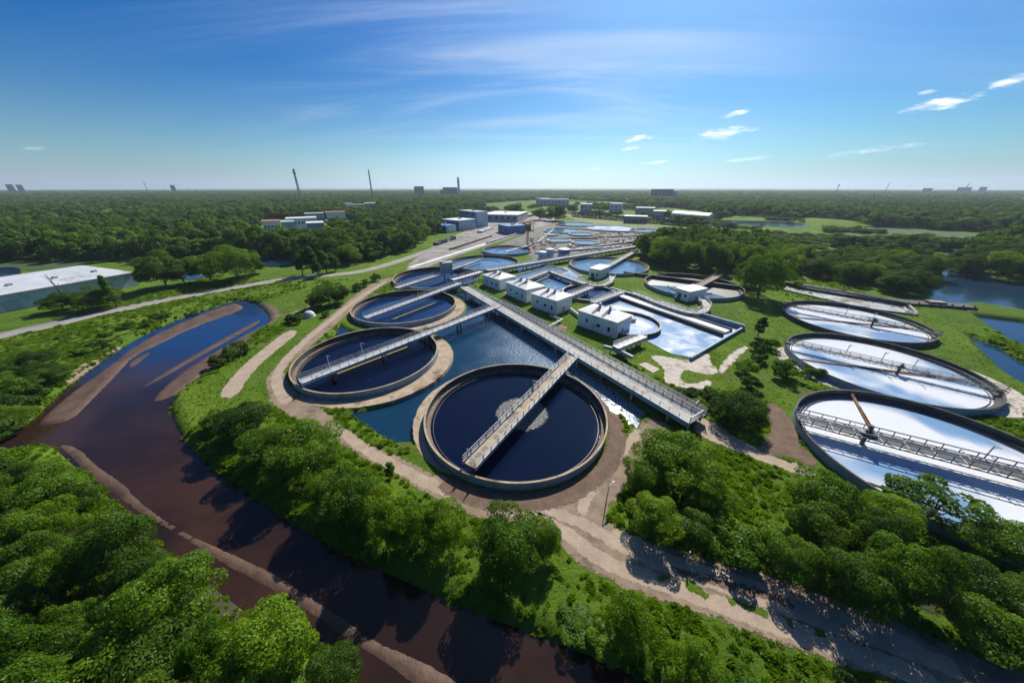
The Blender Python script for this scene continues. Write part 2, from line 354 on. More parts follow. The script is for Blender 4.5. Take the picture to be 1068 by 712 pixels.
# ------------------------------------------------------------------ polygons
def inside(x, y, poly):
    x = np.asarray(x, float); y = np.asarray(y, float); r = np.zeros(x.shape, bool); n = len(poly)
    for i in range(n):
        x0, y0 = poly[i]; x1, y1 = poly[(i + 1) % n]
        if y0 == y1: continue
        c = ((y0 > y) != (y1 > y)) & (x < (x1 - x0) * (y - y0) / (y1 - y0) + x0); r ^= c
    return r
def pdist(x, y, poly, closed=True):
    x = np.asarray(x, float); y = np.asarray(y, float); d = np.full(x.shape, 1e9); n = len(poly)
    for i in range(n if closed else n - 1):
        ax, ay = poly[i]; bx, by = poly[(i + 1) % n]; dx, dy = bx - ax, by - ay; L = dx * dx + dy * dy + 1e-12
        tt = np.clip(((x - ax) * dx + (y - ay) * dy) / L, 0, 1)
        d = np.minimum(d, np.hypot(x - ax - tt * dx, y - ay - tt * dy))
    return d
def sdist(x, y, poly):                     # positive inside
    return np.where(inside(x, y, poly), 1, -1) * pdist(x, y, poly)
def smooth_poly(p, it=2):
    for _ in range(it):
        q = []
        for i in range(len(p)):
            a, b_ = p[i], p[(i + 1) % len(p)]
            q += [(a[0] * .75 + b_[0] * .25, a[1] * .75 + b_[1] * .25), (a[0] * .25 + b_[0] * .75, a[1] * .25 + b_[1] * .75)]
        p = q
    return p
def smooth_line(p, it=2):
    for _ in range(it):
        q = [p[0]]
        for i in range(len(p) - 1):
            a, b_ = p[i], p[i + 1]
            q += [(a[0] * .75 + b_[0] * .25, a[1] * .75 + b_[1] * .25), (a[0] * .25 + b_[0] * .75, a[1] * .25 + b_[1] * .75)]
        p = q + [p[-1]]
    return p
def ragged(p, step=0.7, amp=0.25):
    q = []
    for i in range(len(p)):
        a, b_ = Vector(p[i]), Vector(p[(i + 1) % len(p)]); L = (b_ - a).length; n = max(1, int(L / step))
        nr = Vector((-(b_ - a).y, (b_ - a).x)) / max(L, 1e-6)
        for k in range(n):
            c_ = a.lerp(b_, k / n); w = amp * (math.sin(c_.x * 1.9 + c_.y * 0.7) * 0.5 + math.sin(c_.y * 2.7 - c_.x * 1.1) * 0.4 + random.uniform(-.6, .6))
            q.append(tuple(c_ + nr * w))
    return q
def ribbon(line, w):
    L, R = [], []
    for i, p_ in enumerate(line):
        a = Vector(line[max(i - 1, 0)]); b_ = Vector(line[min(i + 1, len(line) - 1)]); d = (b_ - a).normalized(); nr = Vector((-d.y, d.x))
        ww = w[i] if isinstance(w, (list, tuple)) else w
        L.append(tuple(Vector(p_) + nr * ww / 2)); R.append(tuple(Vector(p_) - nr * ww / 2))
    return L + R[::-1]

# ------------------------------------------------------------------ layout of water and tanks
ZR = -1.1      # river level
RIVER = smooth_poly(PL([(268, 318), (250, 313), (225, 321), (192, 331), (150, 350), (118, 370), (88, 392), (58, 416), (44, 434), (20, 447), (-30, 462), (-120, 480),
    (-120, 500), (-20, 478), (30, 466), (57, 461), (75, 476), (103, 501), (134, 532), (180, 574), (214, 594), (248, 623), (313, 665), (370, 700), (440, 745), (560, 800),
    (760, 790), (700, 732), (640, 702), (560, 670), (480, 640), (420, 612), (370, 590), (310, 556), (262, 523), (228, 499), (197, 473), (182, 452), (173, 429), (178, 413), (207, 396), (240, 372), (268, 346), (282, 334)], ZR), 1)
LAGOON = PL([(348, 424), (372, 439), (395, 452), (412, 463), (428, 460), (440, 470), (560, 470), (628, 430), (646, 433), (663, 448), (673, 430), (497, 306), (470, 304), (430, 312), (380, 325), (362, 330), (352, 343), (330, 400)], -0.8)
TANKS = {  # x, y, outer radius
 'A': (0.69, 49.28, 17.21), 'B': (-36.68, 71.35, 17.27), 'C': (-39.06, 109.76, 18.24), 'D': (-36.13, 150.68, 20.39), 'E': (-15.78, 183.05, 19.77), 'F': (-3.59, 222.51, 16.76),
 'G': (53.18, 176.05, 21.22), 'H': (79.37, 136.44, 19.55), 'I': (110.84, 96.03, 18.1), 'J': (89.31, 66.83, 17.93), 'K': (68.61, 37.49, 18.19)}
RIGHTRIVER = [PL([(1010, 262), (1000, 276), (978, 285), (975, 297), (968, 310), (982, 323), (1000, 325), (990, 318), (1015, 316), (1068, 325), (1200, 345), (1300, 330), (1068, 296), (1030, 288)], ZR),
              PL([(1018, 330), (1068, 336), (1200, 360), (1200, 400), (1090, 375), (1050, 352)], ZR),
              PL([(1012, 352), (1040, 362), (1075, 384), (1140, 420), (1140, 440), (1068, 401), (1048, 388), (1028, 369)], ZR)]

def ground_h(x, y):
    x = np.asarray(x, float); y = np.asarray(y, float); h = np.zeros(x.shape)
    far = np.clip((np.hypot(x, y - 80) - 260) / 300, 0, 1)
    h += far * (np.sin(x * 0.011 + 1) * np.sin(y * 0.008) * 1.0)
    ss = lambda v: np.clip(v, 0, 1) ** 2 * (3 - 2 * np.clip(v, 0, 1))
    near = (x > -320) & (x < 420) & (y < 260)
    xs, ys = x[near], y[near]; hh = h[near]
    hh = np.minimum(hh, hh * 0 - 2.4 * ss((sdist(xs, ys, RIVER) + 2.2) / 3.4) * 1.0 + 0.0)
    hh = np.minimum(hh, -1.7 * ss((sdist(xs, ys, LAGOON) + 0.9) / 1.8))
    for R_ in RIGHTRIVER: hh = np.minimum(hh, -2.2 * ss((sdist(xs, ys, R_) + 2.0) / 3.2))
    for k, (a, b_, r) in TANKS.items():
        d = np.hypot(xs - a, ys - b_)
        if k in 'ABC': hh = np.where(d < r + 6, np.maximum(hh, -0.02 - 1.6 * ss((d - r - (3.4 if k != 'A' else 1.6)) / 1.2)), hh)
        if k in 'ABCDIJKH': hh = np.where(d < r, -2.6 * ss((r - 0.5 - d) / 1.4), hh)
    h[near] = hh
    return h

def axis(lo, hi, step, end_lo, end_hi, g=1.07):
    a = list(np.arange(lo, hi + 1e-6, step)); s = step; v = a[-1]
    while v < end_hi: s *= g; v += s; a.append(v)
    s = step; v = lo; pre = []
    while v > end_lo: s *= g; v -= s; pre.append(v)
    return np.array(pre[::-1] + a)
gx = axis(-150, 190, 0.8, -7000, 7000); gy = axis(6, 190, 0.8, -400, 9000)
X, Y = np.meshgrid(gx, gy); Z = ground_h(X.ravel(), Y.ravel())
nx, ny = len(gx), len(gy)
me = bpy.data.meshes.new('ground')
me.vertices.add(nx * ny); me.vertices.foreach_set('co', np.stack([X.ravel(), Y.ravel(), Z], -1).ravel())
i = np.arange((ny - 1) * (nx - 1)); r_, c_ = i // (nx - 1), i % (nx - 1); a = r_ * nx + c_
quad = np.stack([a, a + 1, a + nx + 1, a + nx], -1).ravel()
me.loops.add(len(quad)); me.loops.foreach_set('vertex_index', quad)
me.polygons.add(len(i)); me.polygons.foreach_set('loop_start', i * 4); me.polygons.foreach_set('loop_total', i * 0 + 4)
me.polygons.foreach_set('use_smooth', np.ones(len(i), bool)); me.update()
tag(link('ground', me, M['grass']), kind='structure')

SOFTMAT = lambda m: next((SOFT[k] for k in SOFT if M[k] == m), m)
def sheet(name, poly, mat, off=0.03, step=1.0, zf=None, follow=True, kind='structure', rag=0.25, parent=None, raise_fn=None):
    """one ground sheet: polygon filled with a fine triangle grid lying on the ground"""
    if SOFTMAT(mat) is not mat: poly = grow(poly, 0.45 if step < 2 else 1.2); rag = 0.1
    p = ragged(poly, max(step * 0.7, 0.4), rag) if rag else [tuple(q) for q in poly]
    P_ = np.array(p); x0, y0 = P_.min(0); x1, y1 = P_.max(0)
    g = [np.array([0.0]), np.array([0.0])]
    xs, ys = np.meshgrid(np.arange(x0, x1, step), np.arange(y0, y1, step)); xs = xs.ravel() + RNG.uniform(-.2, .2, xs.size) * step; ys = ys.ravel() + RNG.uniform(-.2, .2, ys.size) * step
    k = sdist(xs, ys, poly) > step * 0.45; pts = [Vector(q) for q in p] + [Vector((a_, b_)) for a_, b_ in zip(xs[k], ys[k])]
    n = len(p)
    vs, _, fs, _, _, _ = delaunay_2d_cdt(pts, [(i_, (i_ + 1) % n) for i_ in range(n)], [], 1, 1e-5)
    vx = np.array([v.x for v in vs]); vy = np.array([v.y for v in vs])
    z = (ground_h(vx, vy) if follow else vx * 0) + off
    if raise_fn is not None: z = z + raise_fn(vx, vy)
    if zf is not None: z = z * 0 + zf
    me = bpy.data.meshes.new(name); me.from_pydata(list(zip(vx, vy, z)), [], [tuple(f_) for f_ in fs]); me.update()
    at = me.attributes.new('edge', 'FLOAT', 'POINT'); at.data.foreach_set('value', np.maximum(pdist(vx, vy, p), 0).astype(np.float32)); mat = SOFTMAT(mat)
    bm = bmesh.new(); bm.from_mesh(me)
    for f_ in bm.faces:
        if f_.normal.z < 0: f_.normal_flip()
        f_.smooth = True
    bm.to_mesh(me); bm.free()
    o = link(name, me, mat, parent)
    if kind: o['kind'] = kind
    return o
def flat(name, poly, z, mat, kind='structure'):
    vs = [Vector(q) for q in poly]; n = len(vs)
    v2, _, fs, _, _, _ = delaunay_2d_cdt(vs, [(i_, (i_ + 1) % n) for i_ in range(n)], [], 1, 1e-5)
    me = bpy.data.meshes.new(name); me.from_pydata([(v.x, v.y, z) for v in v2], [], [tuple(f_) for f_ in fs]); me.update()
    bm = bmesh.new(); bm.from_mesh(me)
    for f_ in bm.faces:
        if f_.normal.z < 0: f_.normal_flip()
    bm.to_mesh(me); bm.free()
    o = link(name, me, mat)
    if kind: o['kind'] = kind
    return o
def grow(poly, d):
    c = np.mean(np.array(poly), 0); q = []
    n = len(poly); area = sum(poly[i_][0] * poly[(i_ + 1) % n][1] - poly[(i_ + 1) % n][0] * poly[i_][1] for i_ in range(n)); sg = 1 if area > 0 else -1
    for i_ in range(n):
        a, b_ = Vector(poly[i_ - 1]), Vector(poly[(i_ + 1) % n]); e = (b_ - a).normalized(); q.append((poly[i_][0] + sg * e.y * d, poly[i_][1] - sg * e.x * d))
    return q

# water
flat('river', grow(RIVER, 3.0), ZR, M['w_river'])
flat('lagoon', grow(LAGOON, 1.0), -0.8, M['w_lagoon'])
for i_, R_ in enumerate(RIGHTRIVER): flat('river' if i_ == 0 else 'side_channel', grow(R_, 2.5), ZR, M['w_far'])
for nm, pp in (('far_river', [(736, 226), (790, 229), (842, 234), (846, 237), (800, 236), (760, 233)]), ('far_pool', [(872, 254), (905, 258), (928, 262), (924, 269), (895, 264), (868, 258)]),
               ('far_pool', [(826, 249), (846, 252), (844, 256), (830, 254)]), ('far_pool', [(990, 259), (1004, 262), (1002, 270), (990, 268)]), ('far_pool', [(1019, 251), (1030, 253), (1028, 261), (1020, 260)]),
               ('far_pool', [(0, 279), (22, 279), (22, 289), (0, 291), (-60, 296), (-60, 283)]), ('far_pool', [(262, 269), (292, 268), (318, 271), (318, 277), (270, 279)]), ('far_pool', [(188, 287), (214, 287), (212, 291), (186, 292)])):
    flat(nm, smooth_poly(PL(pp), 1), 0.25, M['w_far'])

# sandbars in the river
def bar(poly, height, seed):
    q = smooth_poly(PL(poly, ZR), 1)
    def rf(x, y):
        d = np.clip(sdist(x, y, q), 0, 9); return height * np.clip(d / 0.9, 0, 1) ** 0.6 + 0.12 * np.sin(x * 0.9 + seed) * np.sin(y * 0.8) * np.clip(d / 2, 0, 1) * (height > .25)
    return sheet('sandbar', q, M['sand'], ZR - 0.05, 0.45, follow=False, rag=0.12, raise_fn=rf)
bar([(37, 443), (63, 419), (84, 403), (106, 388), (144, 358), (192, 335), (243, 316), (253, 319), (253, 323), (202, 341), (164, 360), (141, 370), (111, 402), (88, 425), (76, 437), (50, 444)], 0.4, 1)
bar([(157, 419), (177, 398), (205, 378), (240, 358), (268, 342), (290, 334), (276, 350), (250, 368), (212, 390), (186, 410), (168, 418)], 0.35, 2)
bar([(142, 408), (170, 389), (207, 367.5), (238, 350), (270, 333), (272, 336), (240, 354), (208, 372), (172, 393)], 0.22, 3)
bar([(57, 462), (82, 466), (101, 486), (130, 504), (141, 519), (183, 550), (237, 575), (290, 599), (329, 626), (360, 645), (388, 667), (438, 687), (480, 711), (500, 735), (450, 730), (407, 694), (360, 666), (329, 643), (298, 624), (260, 602), (222, 583), (187, 557), (153, 541), (126, 520), (95, 498), (73, 475)], 0.28, 4)
bar([(132, 381), (146, 370), (160, 366), (150, 375), (136, 385)], 0.15, 5)

# ------------------------------------------------------------------ roads, paths and pads
ROAD = PL([(408, 289), (391, 295), (373, 307), (350, 326), (325, 347), (298, 372), (280, 396), (286, 418), (305, 432), (328, 443), (348, 450), (366, 464), (388, 478), (412, 487), (442, 508), (491, 534), (540, 543), (579, 553), (595, 574), (617, 590), (656, 609), (700, 621), (776, 648), (868, 683), (922, 697), (985, 722), (1080, 722), (1100, 712), (1068, 704), (1006, 685), (906, 642), (815, 608), (753, 593), (700, 578), (655, 563), (627, 543), (633, 524), (663, 482), (690, 452), (700, 445), (675, 436), (656, 459), (617, 493), (594, 526), (541, 518), (503, 512), (449, 497), (419, 482), (373, 463), (346, 439), (328, 424), (310, 414), (298, 401), (293, 388), (302, 376), (338, 348), (374, 315), (396, 298), (410, 292)])
ROAD = grow(ROAD, .6); sheet('dirt_road', ROAD, M['dirt'], 0.03, 1.0, rag=0.35)
def track(name, pts, w, mat, off, rag=0.18, step=0.7):
    off = 0.036 + (off - 0.06)
    return sheet(name, ribbon(smooth_line(PL(pts), 2), w), mat, off, step, rag=rag)
track('wheel_track', [(402, 294), (372, 312), (346, 333), (318, 355), (290, 384), (288, 402), (300, 420)], 1.8, M['track'], 0.06)
track('wheel_track', [(350, 445), (380, 468), (430, 496), (480, 518), (560, 538), (600, 562), (632, 588), (680, 604), (760, 634), (850, 667), (930, 694), (975, 712)], 1.5, M['track'], 0.06)
track('wheel_track', [(560, 530), (610, 545), (650, 572), (710, 596), (790, 622), (860, 648), (930, 672), (1000, 698)], 1.3, M['track'], 0.06)
track('wheel_track', [(640, 552), (690, 582), (750, 600), (812, 620), (880, 644), (960, 676)], 1.1, M['track'], 0.065)
track('wheel_track', [(668, 448), (640, 482), (614, 512), (606, 535)], 1.2, M['track'], 0.06)
sheet('grass_verge', PL([(655, 584), (700, 598), (760, 620), (830, 646), (880, 664), (862, 668), (800, 648), (740, 627), (690, 608)]), M['verge'], 0.05, 0.8, rag=0.3)
sheet('brown_verge', PL([(700, 590), (745, 601), (790, 612), (840, 630), (838, 636), (780, 621), (735, 608), (700, 597)]), M['darkdirt'], 0.046, 0.8, rag=0.25)
ROADS_X = [ROAD]
P1 = smooth_poly(PL([(729, 435), (747, 443), (777, 463), (815, 480), (850, 489), (850, 497), (815, 489), (777, 473), (741, 459), (724, 449)]), 1)
sheet('gravel_path', P1, M['track'], 0.035, 0.9); ROADS_X.append(P1)
P2 = smooth_poly(PL([(798, 417), (815, 425), (833, 450), (834, 464), (856, 482), (842, 487), (828, 476), (813, 477), (788, 471), (802, 456), (802, 438)]), 1)
sheet('bare_soil', P2, M['darkdirt'], 0.045, 0.9); ROADS_X.append(P2)
P3 = smooth_poly(PL([(677, 372), (684, 370), (716, 376), (726, 374), (735, 367), (741, 371), (740, 378), (750, 385), (745, 391), (728, 389), (715, 385), (708, 392), (712, 398), (722, 400.5), (732, 398), (737, 395.5), (744, 399), (738, 405), (718, 406), (701, 402), (691, 396), (694, 388), (690, 381)]), 1)
sheet('pale_path', P3, M['palepad'], 0.035, 0.7, rag=0.2); ROADS_X.append(P3)
P3b = smooth_poly(PL([(748, 388), (752, 380), (764, 367), (778, 360), (781, 363), (768, 374), (758, 385), (752, 391)]), 1)
sheet('pale_path', P3b, M['palepad'], 0.05, 0.8, rag=0.35)
P4 = PL([(666, 380), (673.5, 378), (688.5, 385), (681, 389)]); flat('concrete_pad', P4, 0.09, M['palepad']); ROADS_X.append(P4)
P5 = smooth_poly(PL([(232, 412), (246, 392), (262, 376), (284, 358), (303, 344), (309, 347), (290, 362), (268, 380), (254, 396), (243, 414)]), 1)
P5 = grow(P5, .5); sheet('dirt_path', P5, M['track'], 0.035, 0.9); ROADS_X.append(P5)
P6 = smooth_line(PL([(262, 316), (276, 318), (286, 325), (284, 334), (270, 342)]), 2); P6 = ribbon(P6, 3.5)
sheet('dirt_path', P6, M['darkdirt'], 0.035, 1.0); ROADS_X.append(P6)
P6c = ribbon(smooth_line(PL([(284, 330), (310, 326), (340, 312), (352, 303)]), 2), 1.6); sheet('dirt_path', P6c, M['dirt'], 0.04, 1.0)
LROAD = ribbon(smooth_line(PL([(-80, 371), (0, 350.5), (57, 338.5), (98, 328), (140, 320), (177, 312), (225, 303), (265, 296.5), (310, 289), (369, 285), (402, 277), (444, 262.5), (480, 249), (520, 236), (560, 228)]), 2), 6.5)
sheet('road', LROAD, M['paleroad'], 0.04, 2.5, rag=0.15); ROADS_X.append(LROAD)
ctr = PL([(-80, 368), (0, 347.7), (57, 336), (98, 325.5), (140, 317.8), (177, 310), (225, 301.3), (265, 295)])
sheet('road_shoulder', ribbon(smooth_line(ctr, 2), 2.6), M['asphalt'], 0.055, 1.8, rag=0.15)
# bare bank edge on the far side of the left river
for pp in ([(62, 402), (75, 385), (92, 372), (112, 362), (128, 357), (112, 368), (94, 380), (78, 392)], [(520, 300), (548, 305), (560, 312), (548, 313), (525, 306)],
           [(566, 343), (580, 336), (592, 340), (590, 347), (574, 349)], [(640, 348), (655, 352), (662, 360), (648, 366), (640, 358)]):
    q = smooth_poly(PL(pp), 1); sheet('bare_soil', q, M['dirt'], 0.03, 0.9, rag=0.5)
YARD = smooth_poly(PL([(420, 281), (442, 263), (462, 250), (486, 241), (512, 231), (545, 221), (585, 221), (580, 231), (556, 240), (520, 252), (490, 262), (462, 272), (436, 283)]), 1)
sheet('concrete_yard', YARD, M['yard'], 0.06, 3.0, rag=0.4); ROADS_X.append(YARD)
PAD = PL([(548, 262), (520, 256), (552, 242), (580, 231), (612, 229), (655, 233), (700, 240), (690, 250), (664, 258), (610, 268), (560, 277)])
sheet('plant_apron', PAD, M['apron'], 0.045, 3.0, rag=0.4); ROADS_X.append(PAD)
sheet('pale_strip', ribbon(PL([(428, 279), (480, 262.5), (523, 249)]), 3.4), M['deck'], 0.09, 2.0, rag=0.05)
PAD2 = PL([(500, 302), (520, 293), (548, 300), (600, 318), (668, 352), (660, 362), (640, 352), (600, 338), (560, 322)])

# ------------------------------------------------------------------ tanks
def disc(name, r, z, mat, parent, n=96, wob=0.0, cx=0.0, cy=0.0, sq=1.0):
    vs = []; rr = random.Random(n + int(r * 10))
    ph = [rr.uniform(0, 6.28) for _ in range(6)]
    for k in range(n):
        a = 2 * math.pi * k / n; w = 1 + wob * sum(math.sin((j + 2) * a + ph[j]) / (j + 2) for j in range(6))
        vs.append((cx + r * w * math.cos(a), cy + sq * r * w * math.sin(a), z))
    me = bpy.data.meshes.new(name); me.from_pydata(vs, [], [tuple(range(n))]); me.update()
    return link(name, me, mat, parent)

def fleck(name, c1, c2, sc, lo, hi, rim_r=None):
    m = surf(name, c1, c2, sc * .6, .75, .6, .05); t = NT(m.node_tree); p = pos(t); b = t.n['Principled BSDF']
    t.put(b.inputs['Alpha'], t.sstep(t.noise(p, sc, 6, .65, 1.2), lo, hi)); return m
M['cloudfleck'] = fleck('cloud_reflection_flecks', (0.30, 0.36, 0.42), (0.5, 0.54, 0.58), 1.3, .50, .66)  # pale flecks painting a cloud reflection on water, on no object
M['foam2'] = fleck('thin_grey_foam', (0.22, 0.22, 0.22), (0.4, 0.4, 0.4), .55, .36, .55)

def tank(key, label, wmat, zw=-0.35, rim=1.6, outer='bluecon', ledge='browncon', inner='darkcon', rimm='tancon', group=None, apron=None, feed=True):
    x, y, r = TANKS[key]
    o = empty('clarifier_tank', (x, y, 0), 0, label, 'tank', group)
    n = 128
    MB().lathe([(r, -0.3), (r, rim - 0.123), (r - 0.14, rim - 0.123), (r - 0.18, -0.3)], n).build('outer_wall', M[outer], o, smooth=False)
    MB().lathe([(r + 0.04, rim - 0.12), (r + 0.04, rim), (r - 0.30, rim), (r - 0.30, rim - 0.12)], n).build('rim', M[rimm], o)
    MB().lathe([(r - 0.144, rim - 0.123), (r - 0.28, rim - 0.123), (r - 0.28, -2.5), (r - 0.144, -2.5)], n).build('inner_wall', M[inner], o)
    MB().lathe([(r - 0.284, zw + 0.55), (r - 1.0, zw + 0.50), (r - 1.0, -2.5), (r - 0.284, -2.5)], n).build('ledge', M[ledge], o)
    wz = MB()                                   # notched overflow weir
    wz.lathe([(r - 1.45, zw + 0.22), (r - 1.52, zw + 0.22), (r - 1.52, zw - 0.6), (r - 1.45, zw - 0.6)], n)
    wz.build('weir', M['darksteel'], o)
    disc('water', r - 0.98, zw, M[wmat], o, 128)
    return o

def apron(name, x, y, r0, r1, a0, a1, mat, z=0.05):
    """crescent of bare concrete round a tank: full width in the middle of the arc, nothing at its ends"""
    n = 60; vs, fs = [], []
    for k in range(n + 1):
        f_ = k / n; a = a0 + (a1 - a0) * f_; ro = r0 + (r1 - r0) * max(0.04, math.sin(math.pi * f_)) ** 0.6 + random.uniform(-.12, .12)
        for rr, zz in ((r0, -1.5), (r0, z), (ro, z), (ro + .15, -1.5)): vs.append((x + rr * math.cos(a), y + rr * math.sin(a), zz))
    for k in range(n):
        for q in range(3): fs.append((k * 4 + q, (k + 1) * 4 + q, (k + 1) * 4 + q + 1, k * 4 + q + 1))
    o = MB().add(vs, fs).build(name, M[mat]); o['kind'] = 'structure'; return o

tA = tank('A', 'large round tank of dark navy water with grey foam at its centre', 'w_navy')
tB = tank('B', 'round tank of dark blue water between the dirt road bend and the blue lagoon', 'w_navy')
tC = tank('C', 'round tank of blue water behind the tank at the dirt road bend', 'w_blue')
tD = tank('D', 'round blue water tank with a grey machine tower on its bridge', 'w_blue')
tE = tank('E', 'round tank with pale blue water and a tall post at its centre', 'w_sky', 0.1)
tF = tank('F', 'small looking round tank beside the grey yard with a rusty canopy', 'w_sky', 0.4)
tG = tank('G', 'round pale blue tank on the lawn behind a small white cabin', 'w_sky', 0.5)
tH = tank('H', 'round lawn tank with a dark half drained floor, white cabin at its rim', 'w_sky', -0.2)
tI = tank('I', 'round tank with white cloud reflection painted in, nearest the river, furthest of the white three', 'w_white', 0.3, outer='darkcon', ledge='darkcon', rimm='darkcon')
tJ = tank('J', 'middle of three tanks painted white with cloud reflection, with blue patches and a pale apron', 'w_white', 0.3, outer='bluecon', ledge='darkcon', rimm='darkcon')
tK = tank('K', 'tank painted white with cloud reflection, cut by the right edge, under a double truss bridge', 'w_white', 0.1, outer='bluecon', ledge='darkcon', rimm='darkcon')
# foam on the navy tank: rings round the feed well
m, t, b = new_mat('ringed_foam'); tc = t.node('ShaderNodeTexCoord').outputs['Object']; mp = t.node('ShaderNodeMapping'); t.put(mp.inputs['Vector'], tc); mp.inputs['Location'].default_value = (-1.3, -0.9, 0)
wv = t.node('ShaderNodeTexWave', wave_type='RINGS', rings_direction='Z'); t.put(wv.inputs['Vector'], mp.outputs[0]); wv.inputs['Scale'].default_value = .55; wv.inputs['Distortion'].default_value = 14; wv.inputs['Detail'].default_value = 4; wv.inputs['Detail Scale'].default_value = 1.2
fn = t.noise(tc, 1.6, 6, .7); k = t.math('ADD', t.math('MULTIPLY', wv.outputs['Fac'], .5), t.math('MULTIPLY', fn, .5))
t.put(b.inputs['Base Color'], t.ramp(k, [(.3, (.03, .03, .032)), (.5, (.075, .075, .073)), (.72, (.16, .156, .15))])); b.inputs['Roughness'].default_value = .7; t.put(b.inputs['Normal'], t.bump(k, .6, .1))
ed = t.node('ShaderNodeVectorMath', operation='LENGTH'); t.put(ed.inputs[0], mp.outputs[0])
t.put(b.inputs['Alpha'], t.sstep(t.math('SUBTRACT', t.math('MULTIPLY', t.math('SUBTRACT', fn, .5), 2.2), t.math('SUBTRACT', ed.outputs['Value'], 5.0)), -.25, .3)); M['ringfoam'] = m
disc('foam', 6.4, -0.30, M['ringfoam'], tA, 90, 0.06, 1.3, 0.9)
MB().lathe([(0.75, -0.9), (0.75, -0.15), (0.6, -0.15), (0.6, -0.9)], 32).build('feed_well', M['darkcon'], tA, (-0.5, 1.9, 0))
MB().tube([(-0.7, 1.7, -0.9), (-0.7, 1.7, 1.2)], 0.12, 8).build('marker_post', M['yellow'], tA)
# dark uncovered floor in the half drained tank
def sector(name, r0, r1, a0, a1, z, mat, parent):
    MB().lathe([(r1, z), (r1, z + 0.04), (r0, z + 0.04), (r0, z)], 40, True, math.radians(a0), math.radians(a1)).build(name, M[mat], parent)
M['moss'] = surf('wet_mossy_floor', (0.02, 0.03, 0.02), (0.05, 0.06, 0.045), 0.4, 0.5, 0.4, 0.05)
sector('drained_floor', 0.3, 17.9, -62, 165, -0.17, 'moss', tH)
for k_, tt in ((tG, .5), (tE, .1), (tF, .4)):
    R0 = 20.0 if k_ != tF else 14.5
    MB().lathe([(R0 * .55, tt - .2), (R0 * .55, tt + .3), (R0 * .53, tt + .3), (R0 * .53, tt - .2)], 64, True, 0.6, 3.6).build('baffle', M['darksteel'], k_)
MB().lathe([(9.6, -.3), (9.6, .25), (9.4, .25), (9.4, -.3)], 64, True, 2.6, 5.2).build('baffle', M['darksteel'], tH)
apron('concrete_apron', -36.68, 71.35, 17.3, 21.4, math.radians(-120), math.radians(75), 'tancon')
apron('concrete_apron', -39.06, 109.76, 18.3, 22.0, math.radians(-110), math.radians(55), 'tancon')
apron('concrete_apron', 0.69, 49.28, 17.25, 19.6, math.radians(95), math.radians(235), 'tancon')
apron('concrete_apron', 89.31, 66.83, 18.0, 22.8, math.radians(-75), math.radians(25), 'palepad')
apron('concrete_apron', 89.31, 66.83, 18.0, 20.8, math.radians(140), math.radians(215), 'palepad')
sheet('dirt_apron', [(0.69 + r_ * math.cos(a_), 49.28 + r_ * math.sin(a_)) for r_, s_ in ((17.6, 1), (20.6, -1)) for a_ in [math.radians(-125 + 5 * (k if s_ > 0 else 30 - k)) for k in range(31)]], M['darkdirt'], 0.05, 0.8, rag=0.3)

# ------------------------------------------------------------------ bridges and walkways
def handrail(line, z, h=1.05, rails=2, post=2.2, th=0.075, off=0.0):
    m_ = MB(); pts = [Vector((a, b_, z)) for a, b_ in line]
    for a, b_ in zip(pts[:-1], pts[1:]):
        L = (b_ - a).length; n = max(1, round(L / post))
        for k in range(n + 1): q = a.lerp(b_, k / n); m_.bar(q, q + Vector((0, 0, h)), th)
        for k in range(rails): zz = h * (k + 1) / rails; m_.bar(a + Vector((0, 0, zz)), b_ + Vector((0, 0, zz)), th * 0.9)
    return m_
def footbridge(name, p0, p1, w, z, label, deck='concrete', girder='steel', gh=0.7, rail='steel', piers=0, rails=2, cat='bridge', group=None, zb=-1.6, grate=False, rh=1.05, th=0.075):
    """straight bridge with its own girders and handrails; p0, p1 on the ground plane"""
    a, b_ = Vector((*p0, 0)), Vector((*p1, 0)); d = b_ - a; L = d.length; rz = math.atan2(d.y, d.x)
    o = empty(name, a, rz, label, cat, group)
    MB().box(0, L, -w / 2 + .15, w / 2 - .15, z - 0.12, z).build('deck', M[deck], o)
    for s_ in (-1, 1):
        MB().box(0, L, *sorted((s_ * (w / 2 - .147), s_ * (w / 2 + .03))), z - gh, z + 0.12).build('girder', M[girder], o)
        y_ = s_ * (w / 2 - .06); handrail([(0.05, y_), (L - .05, y_)], z + .12, rh, rails, 2.0, th).build('handrail', M[rail], o)
    if grate:
        g_ = MB()
        for k in range(int(L / 1.6)):
            if random.random() < .75: MB().box(k * 1.6 + .3, k * 1.6 + 1.3, -.35 + random.uniform(-.1, .1), .35, z + .002, z + .03).build('grating_panel', M['darksteel'], o)
    for k in range(piers):
        xx = L * (k + 0.5) / piers
        for s_ in (-1, 1): MB().box(xx - .18, xx + .18, s_ * (w / 2 - .5) - .18, s_ * (w / 2 - .5) + .18, zb, z - 0.123).build('pier', M['concrete' if k % 3 else 'rust'], o)
    return o
def Wz(px, py, z): return W(px, py, z)[:2]
ZD = 2.35
footbridge('tank_bridge', Wz(489, 485, ZD), Wz(598, 371, ZD), 2.5, ZD, 'long pale footbridge with white rails across the navy tank with foam', 'tancon', grate=True, gh=.45, th=.09)
bB = footbridge('tank_bridge', Wz(313, 398, ZD), Wz(521, 318, ZD), 2.6, ZD, 'long steel footbridge over the dark blue tank, running on across the lagoon', 'steel', gh=.55, piers=5, zb=-1.8)
footbridge('tank_bridge', Wz(381, 331, ZD), Wz(480, 295, ZD), 2.8, ZD, 'footbridge over the blue water tank behind the dirt road bend', 'steel', gh=.6)
footbridge('tank_bridge', Wz(413, 300, ZD), Wz(466, 283.5, ZD), 3.0, ZD, 'footbridge leading up to the grey machine tower on a tank', 'concrete', gh=.8)
